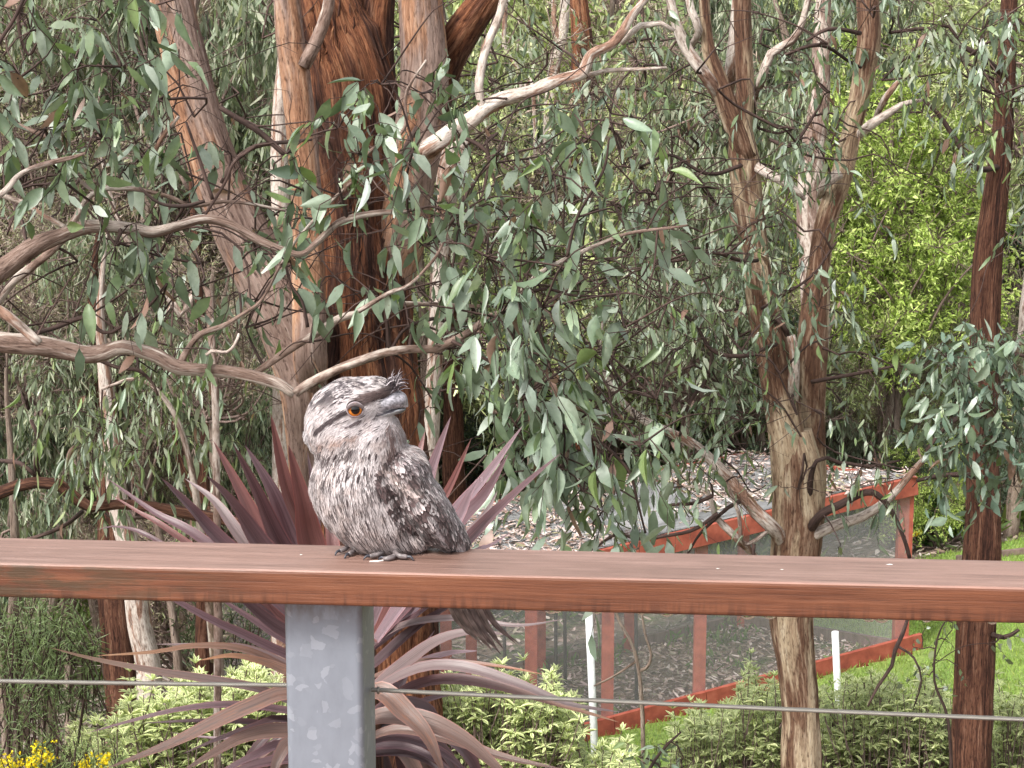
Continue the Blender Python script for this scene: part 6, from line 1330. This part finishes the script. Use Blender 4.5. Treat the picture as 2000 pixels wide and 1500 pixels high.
inw = inpoly(VB, WINGP) & (VB[:, 2] < 60); allv = np.arange(len(VB)); beakzone = (VB[:, 0] > 745) & (VB[:, 1] > 768) & (VB[:, 1] < 812); eyez = np.hypot(VB[:, 0] - 702, VB[:, 1] - 787) < 19
ok = ~beakzone & ~(eyez & (VB[:, 2] < 0)) & (VB[:, 1] < 1076)
pb = Buf()
hd = allv[ok & (VB[:, 1] < 880) & ~inw]; bd = allv[ok & (VB[:, 1] >= 860) & ~inw]; wg = allv[ok & inw]
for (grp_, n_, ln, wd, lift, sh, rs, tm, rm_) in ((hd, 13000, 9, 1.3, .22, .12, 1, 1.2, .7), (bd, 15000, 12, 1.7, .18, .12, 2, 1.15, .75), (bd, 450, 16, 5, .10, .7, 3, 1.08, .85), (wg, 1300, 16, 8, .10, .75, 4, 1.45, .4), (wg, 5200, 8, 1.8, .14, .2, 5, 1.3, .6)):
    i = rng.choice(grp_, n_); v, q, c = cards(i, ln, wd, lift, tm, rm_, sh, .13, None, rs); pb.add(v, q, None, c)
# long dark shaft streaks over breast and belly
i = rng.choice(allv[ok & ~inw & (VB[:, 1] > 890) & (VB[:, 2] < 30)], 380); v, q, c = cards(i, 32, 1.3, .06, 1, 1, 0, .05, (.045, .032, .034), 7, ((0, .3), (.3, 1), (.6, .7), (1, .05))); pb.add(v + [0, -.0012, .0004], q, None, c)
i = rng.choice(allv[ok & ~inw & (VB[:, 1] > 868) & (VB[:, 1] < 925) & (VB[:, 2] < 20) & (VB[:, 0] < 745)], 12); v, q, c = cards(i, 18, 4.0, .08, 1, 1, 0, .08, (.03, .02, .022), 8, ((0, .5), (.3, 1), (.7, .8), (1, .1))); pb.add(v + [0, -.001, .0004], q, None, c)
i = rng.choice(allv[ok & (VB[:, 1] < 775) & (VB[:, 2] < 60)], 120); v, q, c = cards(i, 14, 3.2, .1, 1, 1, 0, .1, (.03, .02, .026), 9, ((0, .4), (.3, 1), (.7, .8), (1, .1))); pb.add(v, q, None, c)
i = rng.choice(hd, 260); v, q, c = cards(i, 17, 1.5, .06, 1, 1, 0, .06, (.05, .038, .042), 17, ((0, .3), (.3, 1), (.6, .7), (1, .05))); pb.add(v + [0, -.0008, .0003], q, None, c)
i = rng.choice(wg, 150); v, q, c = cards(i, 24, 3.0, .08, 1, 1, 0, .08, (.018, .012, .013), 10, ((0, .3), (.3, 1), (.7, .8), (1, .1))); pb.add(v, q, None, c)
i = rng.choice(wg, 130); v, q, c = cards(i, 8, 5.5, .12, 1.1, .8, .3, .15, (.40, .36, .36), 11, ((0, .5), (.4, 1), (.8, .9), (1, .4))); pb.add(v + [0, -.0006, .0002], q, None, c)
for pts_, nn_c, wid_, ln_c, cc_ in (([(690, 790), (672, 799), (650, 811), (628, 829)], 150, 3.2, 12, (.04, .028, .03)), ([(714, 771), (738, 764), (768, 758)], 240, 7.5, 10, (.085, .058, .055)), ([(716, 808), (700, 815), (688, 821)], 40, 2.0, 10, (.09, .07, .075)),
        ([(600, 872), (622, 884), (660, 882), (690, 868)], 60, 8, 16, (.05, .034, .036)), ([(768, 826), (774, 850), (768, 880)], 60, 5, 16, (.12, .08, .075))):
    ca_ = allv[(segd(VB, pts_) < wid_)]; ca_ = ca_[VB[ca_, 2] < 10]
    if len(ca_): i = rng.choice(ca_, nn_c); v, q, c = cards(i, ln_c, 1.5, .07, 1, 1, 0, .08, cc_, 31, ((0, .3), (.3, 1), (.7, .7), (1, .05))); pb.add(v + [0, -.0016, .0005], q, None, c)
# nape tuft
i = rng.choice(allv[(VB[:, 0] < 612) & (VB[:, 1] < 878) & (VB[:, 1] > 836)], 330); v, q, c = cards(i, 21, 1.8, .7, 1.2, .8, .1, .45, (.46, .43, .44), 12); pb.add(v, q, None, c)
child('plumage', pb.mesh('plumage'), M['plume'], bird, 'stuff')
# bristle tuft above the bill
fb = Buf(); pbx = Buf(); r = np.random.default_rng(5)
for _ in range(130):
    v_ = r.uniform(-34, 34); p0 = np.array([r.uniform(758, 782), r.uniform(744, 766), v_ * .8]); a = R(r.uniform(-95, 0)); L = r.uniform(10, 30)
    if p0[0] < 768: a = R(r.uniform(-70, -20)); L *= .8
    e1 = p0 + np.array([math.cos(a) * L * .6, math.sin(a) * L * .6, r.normal(0, 4)]); e2 = e1 + np.array([math.cos(a + .5) * L * .4, math.sin(a + .5) * L * .4, 0])
    X, rr = resample(BW(np.array([p0, e1, e2])), np.array([1.3, .9, .25]) * BS, .006); v, q, t, b = tube(X, rr, 3, cap=False); fb.add(v, q, None, np.array([.05, .035, .04]) if r.random() < .65 else np.array([.45, .4, .42]))
child('bristles', fb.mesh('bristles'), M['plume'], bird, 'stuff')
# soft face feathers running forward over the base of the bill
for _ in range(420):
    u0 = r.uniform(706, 738); w0 = r.uniform(770, 818); vv = -math.sqrt(max(0, 1 - ((w0 - 792) / 34) ** 2)) * 41 - 1.5
    if abs(w0 - (806 - (u0 - 720) * .2)) < 3: continue
    p0 = np.array([u0, w0, vv]); L = r.uniform(8, 20); e2 = p0 + np.array([L, -L * .22 + r.normal(0, 1.5), r.uniform(-2.5, 1)])
    X, rr = resample(BW(np.array([p0, (p0 + e2) / 2 + [0, 0, -1.5], e2])), np.array([.8, .7, .2]) * BS, .006); v, q, t, b = tube(X, rr, 3, cap=False); pbx.add(v, q, None, np.array([.42, .38, .39]) * r.uniform(.5, 1.2))
child('face_feathers', pbx.mesh('face_feathers'), M['plume'], bird, 'stuff')
# bill
def bill_up(X):
    d = sd_ell(X, (746, 787, 0), (52, 23, 40), -12); d = smin(d, sd_ell(X, (781, 783, 0), (18, 17, 23), 20), 8); d = smin(d, sd_ell(X, (794, 792, 0), (7, 12, 9), -10), 5)
    gape = X[..., 1] - (806 - (X[..., 0] - 720) * .20 - np.maximum(0, 30 - np.abs(X[..., 0] - 790)) * .05 + np.maximum(0, X[..., 0] - 782) ** 1.3 * .13)
    return np.maximum(d, gape)
def bill_lo(X):
    d = smin(sd_ell(X, (748, 803, 0), (46, 13, 38), -14), sd_ell(X, (783, 797, 0), (14, 9, 20), -5), 6); gape = -(X[..., 1] - (807.6 - (X[..., 0] - 720) * .20 + np.maximum(0, X[..., 0] - 782) ** 1.3 * .13)); return np.maximum(d, gape)
for fn, lab in ((bill_up, 'upper_bill'), (bill_lo, 'lower_bill')):
    v, q, n = nets(fn, (690, 755, -48), (812, 826, 48), 1.6); s_ = vn(v / 3.5, 5); s2_ = vn(v / 9, 8)
    c = np.array([.31, .295, .325]) * (.35 + 1.1 * s_)[:, None] * (.6 + .65 * s2_)[:, None]; c = c * (1 - .45 * sst(.62, .74, vn(v / 2.2, 15)))[:, None]
    if lab == 'lower_bill': c = np.array([.38, .40, .42]) * (.75 + .4 * s_)[:, None]; dk_ = sst(768, 792, v[:, 0]) * sst(-1, 4, v[:, 1] - (803 - (v[:, 0] - 760) * .25)); c = c * (1 - .8 * dk_[:, None])
    child(lab, mk_mesh(lab, BW(v), q, attrs={'col': c}), M['bill'] if 'bill' in M else M.setdefault('bill', mat_col('bill horn', .42, .5)), bird)
mg = Buf(); X, rr = resample(BW(np.array([(708, 812, -44), (722, 808, -46), (740, 803.5, -45.5), (765, 798, -38), (782, 794.5, -21), (795, 797, -8)])), np.array([.6, 1.3, 1.4, 1.3, 1.2, .7]) * BS, .005); v, q, t, b = tube(X, rr, 5); mg.add(v, q, t, (.03, .025, .035))
child('gape_line', mg.mesh('gape_line'), M['bill'], bird)
# eye (near side and far side)
def sphere(c, r, nu=28, nv=18, axis=None):
    th = np.linspace(0, math.pi, nv); ph = np.linspace(0, 2 * math.pi, nu, endpoint=False); ax = nz(np.array(axis)); a = nz(np.cross(ax, [0, 0, 1.])); b = np.cross(ax, a)
    V = [np.array(c) + r * (math.cos(t) * ax + math.sin(t) * (math.cos(p_) * a + math.sin(p_) * b)) for t in th for p_ in ph]
    Q = [[i * nu + j, i * nu + (j + 1) % nu, (i + 1) * nu + (j + 1) % nu, (i + 1) * nu + j] for i in range(nv - 1) for j in range(nu)]; T_ = np.repeat(th, nu); return np.array(V), Q, T_
k = NT('eye'); k.l(k.attr('col', False), k.b.inputs['Base Color']); k.b.inputs['Roughness'].default_value = .06; k.b.inputs['Coat Weight'].default_value = .25; k.b.inputs['Specular IOR Level'].default_value = .3; k.b.inputs['Coat Roughness'].default_value = .02; M['eye'] = k.m
def surf_v(px_, py_, far=False):
    m = np.hypot(VB[:, 0] - px_, VB[:, 1] - py_) < 4; return VB[m][:, 2].max() if far else VB[m][:, 2].min()
for sgn in (-1, 1):
    v0 = surf_v(702, 787, sgn > 0); ax = nz(np.array([.22, -1.0 * -sgn * -1 if False else sgn * 1.0, .05])); c = BW(np.array([701, 787, v0 - sgn * 7.0])); V, Q, T_ = sphere(c, 17.5 * BS, 36, 40, ax)
    ring = np.degrees(T_); iris = np.array([.50, .155, .018]); ang_ = np.tile(np.arange(36), 40)
    cc = np.where((ring < 28)[:, None], np.array([.004, .003, .003]), np.where((ring < 50)[:, None], iris * (.8 + .35 * hsh(ang_.astype(np.int64)))[:, None], np.array([.02, .012, .012])))
    child('eye', mk_mesh('eye', V, Q, attrs={'col': cc}), M['eye'], bird)
    a = nz(np.cross(ax, [0, 0, 1.])); b = np.cross(ax, a); t = np.linspace(0, 2 * math.pi, 33); ring_ = c + ax * BS * 10.6 + (np.cos(t)[:, None] * a * 15.6 + np.sin(t)[:, None] * b * 14.0) * BS
    v, q, tt, bb = tube(ring_, 1.6 * BS, 6, cap=False); child('eyelid', mk_mesh('eyelid', v, q, attrs={'col': np.tile([[.27, .22, .23]], (len(v), 1)) * (.7 + .6 * vn(v * 900, 3))[:, None]}), M['bill'], bird)
    ring_ = c + ax * BS * 11.2 + (np.cos(t)[:, None] * a * 13.9 + np.sin(t)[:, None] * b * 12.4) * BS; v, q, tt, bb = tube(ring_, .9 * BS, 6, cap=False)
    child('eye_rim', mk_mesh('eye_rim', v, q, attrs={'col': np.tile([[.02, .015, .015]], (len(v), 1))}), M['bill'], bird)
    tt3 = np.linspace(R(15), R(165), 15); up3 = nz(np.cross(ax, a)); up3 = up3 if up3[2] > 0 else -up3
    lid = c + ax * BS * 14.5 + (np.cos(tt3)[:, None] * a * 15.0 + np.sin(tt3)[:, None] * up3 * 9.6) * BS; v, q, tt, bb = tube(lid, 3.4 * BS, 8)
    child('brow', mk_mesh('brow', v, q, tt, attrs={'col': np.array([.10, .075, .075]) * (.5 + .8 * vn(v * 900, 3))[:, None]}), M['plume'], bird)
# feet : toes with claws resting on the rail
def toe(pts, r0, par):
    b = Buf(); P3 = np.array([rail_pt(x_, y_ + 7) + [0, 0, z_] for x_, y_, z_ in pts]); X, rr = resample(P3, r0, .0025); v, q, t, bb = tube(X, rr, 10, .12, (3, 300), 4); s_ = vn(v * 700, 2)
    b.add(v, q, t, np.array([.16, .135, .135]) * (.35 + .9 * s_)[:, None]); child('toe', b.mesh('toe'), M['bill'], par)
    d = nz(P3[-1] - P3[-2]); c = np.array([P3[-1] - d * .001, P3[-1] + d * .004 + [0, 0, .0012], P3[-1] + d * .008 + [0, -.001, -.001], P3[-1] + d * .009 + [0, -.001, -.0045]]); X, rr = resample(c, [.0024, .0021, .0013, .0003], .0015); v, q, t, bb = tube(X, rr, 8)
    child('claw', mk_mesh('claw', v, q, t, {'col': np.tile([[.035, .035, .045]], (len(v), 1))}), M['bill'], par)
for toes in ([((758, 1076, .012), (745, 1083, .008), (730, 1085, .0055), (722, 1086, .005)), ((775, 1078, .010), (770, 1086, .0055), (757, 1089, .004), (750, 1088, .0035)), ((765, 1078, .012), (778, 1086, .0065), (790, 1087, .0055), (796, 1087.5, .005))], [((690, 1066, .012), (676, 1073, .007), (668, 1075, .0055), (664, 1076, .005)), ((700, 1068, .012), (690, 1077, .006), (684, 1080, .0045), (681, 1081, .004))]):
    ft = child('foot', None, None, bird) if False else None
    fb = Buf(); X, rr = resample(np.array([rail_pt(*toes[0][0][:2]) + [0, .004, .022], rail_pt(*toes[0][0][:2]) + [0, .002, .008]]), [.006, .005], .004); v, q, t, bb = tube(X, rr, 10); fb.add(v, q, t, (.25, .21, .22))
    fo = child('foot', fb.mesh('foot'), M['bill'], bird)
    for tt_ in toes: toe(tt_, [.0042, .0036, .0036, .0030][:len(tt_)], fo)
# tail : long feathers hanging down behind the rail
def tail_feather(p0, p1, p2, w, col, rs):
    r = np.random.default_rng(rs); X, _ = resample(np.array([p0, p1, p2]), [1, 1, 1], .008); m = len(X); t = np.linspace(0, 1, m); T = nz(np.gradient(X, axis=0)); s = nz(np.cross(T, [0.25, -1, .1])); n_ = np.cross(s, T)
    hw = w * BS / 2 * np.where(t < .62, 1, np.clip((1 - t) / .38, 0.02, 1) ** .8); V = []; A = []
    for x in (-1, -.5, -.08, 0, .08, .5, 1):
        jag = 1 + (r.normal(0, .10, m) if abs(x) == 1 else 0); V.append(X + s * (hw * x * jag)[:, None] - n_ * (hw * .25 * x * x)[:, None])
        band = (.75 + .55 * (np.sin(t * 40 + x * 2 + rs) > .2)) * r.uniform(.8, 1.2, m); cc = np.array(col) * band[:, None]
        if x == 0: cc = cc * .25
        A.append(cc)
    V = np.stack(V, 1).reshape(-1, 3); A = np.stack(A, 1).reshape(-1, 3); i = (np.arange(m - 1)[:, None] * 7 + np.arange(6)[None]).ravel()
    child('tail_feather', mk_mesh('tail_feather', V, np.stack([i, i + 1, i + 8, i + 7], -1), attrs={'col': A}), M['plume'], bird)
TB = [(905, 1195, 962, 1272, 20), (918, 1195, 978, 1278, 22), (890, 1200, 945, 1262, 18), (935, 1195, 985, 1270, 20), (950, 1195, 1008, 1258, 16), (925, 1200, 955, 1255, 20), (955, 1198, 1018, 1262, 11), (940, 1200, 962, 1245, 18), (900, 1195, 930, 1240, 16)]
for i_, (x1, y1, x2, y2, w_) in enumerate(TB):
    dd = anc[1] + .105 + .006 * i_
    tail_feather(P(x1 - 52, 1062, anc[1] + .085), P(x1, y1, dd), P(x2, y2, dd + .02), w_, [(.155, .12, .11), (.12, .09, .085), (.20, .165, .15)][i_ % 3], i_)
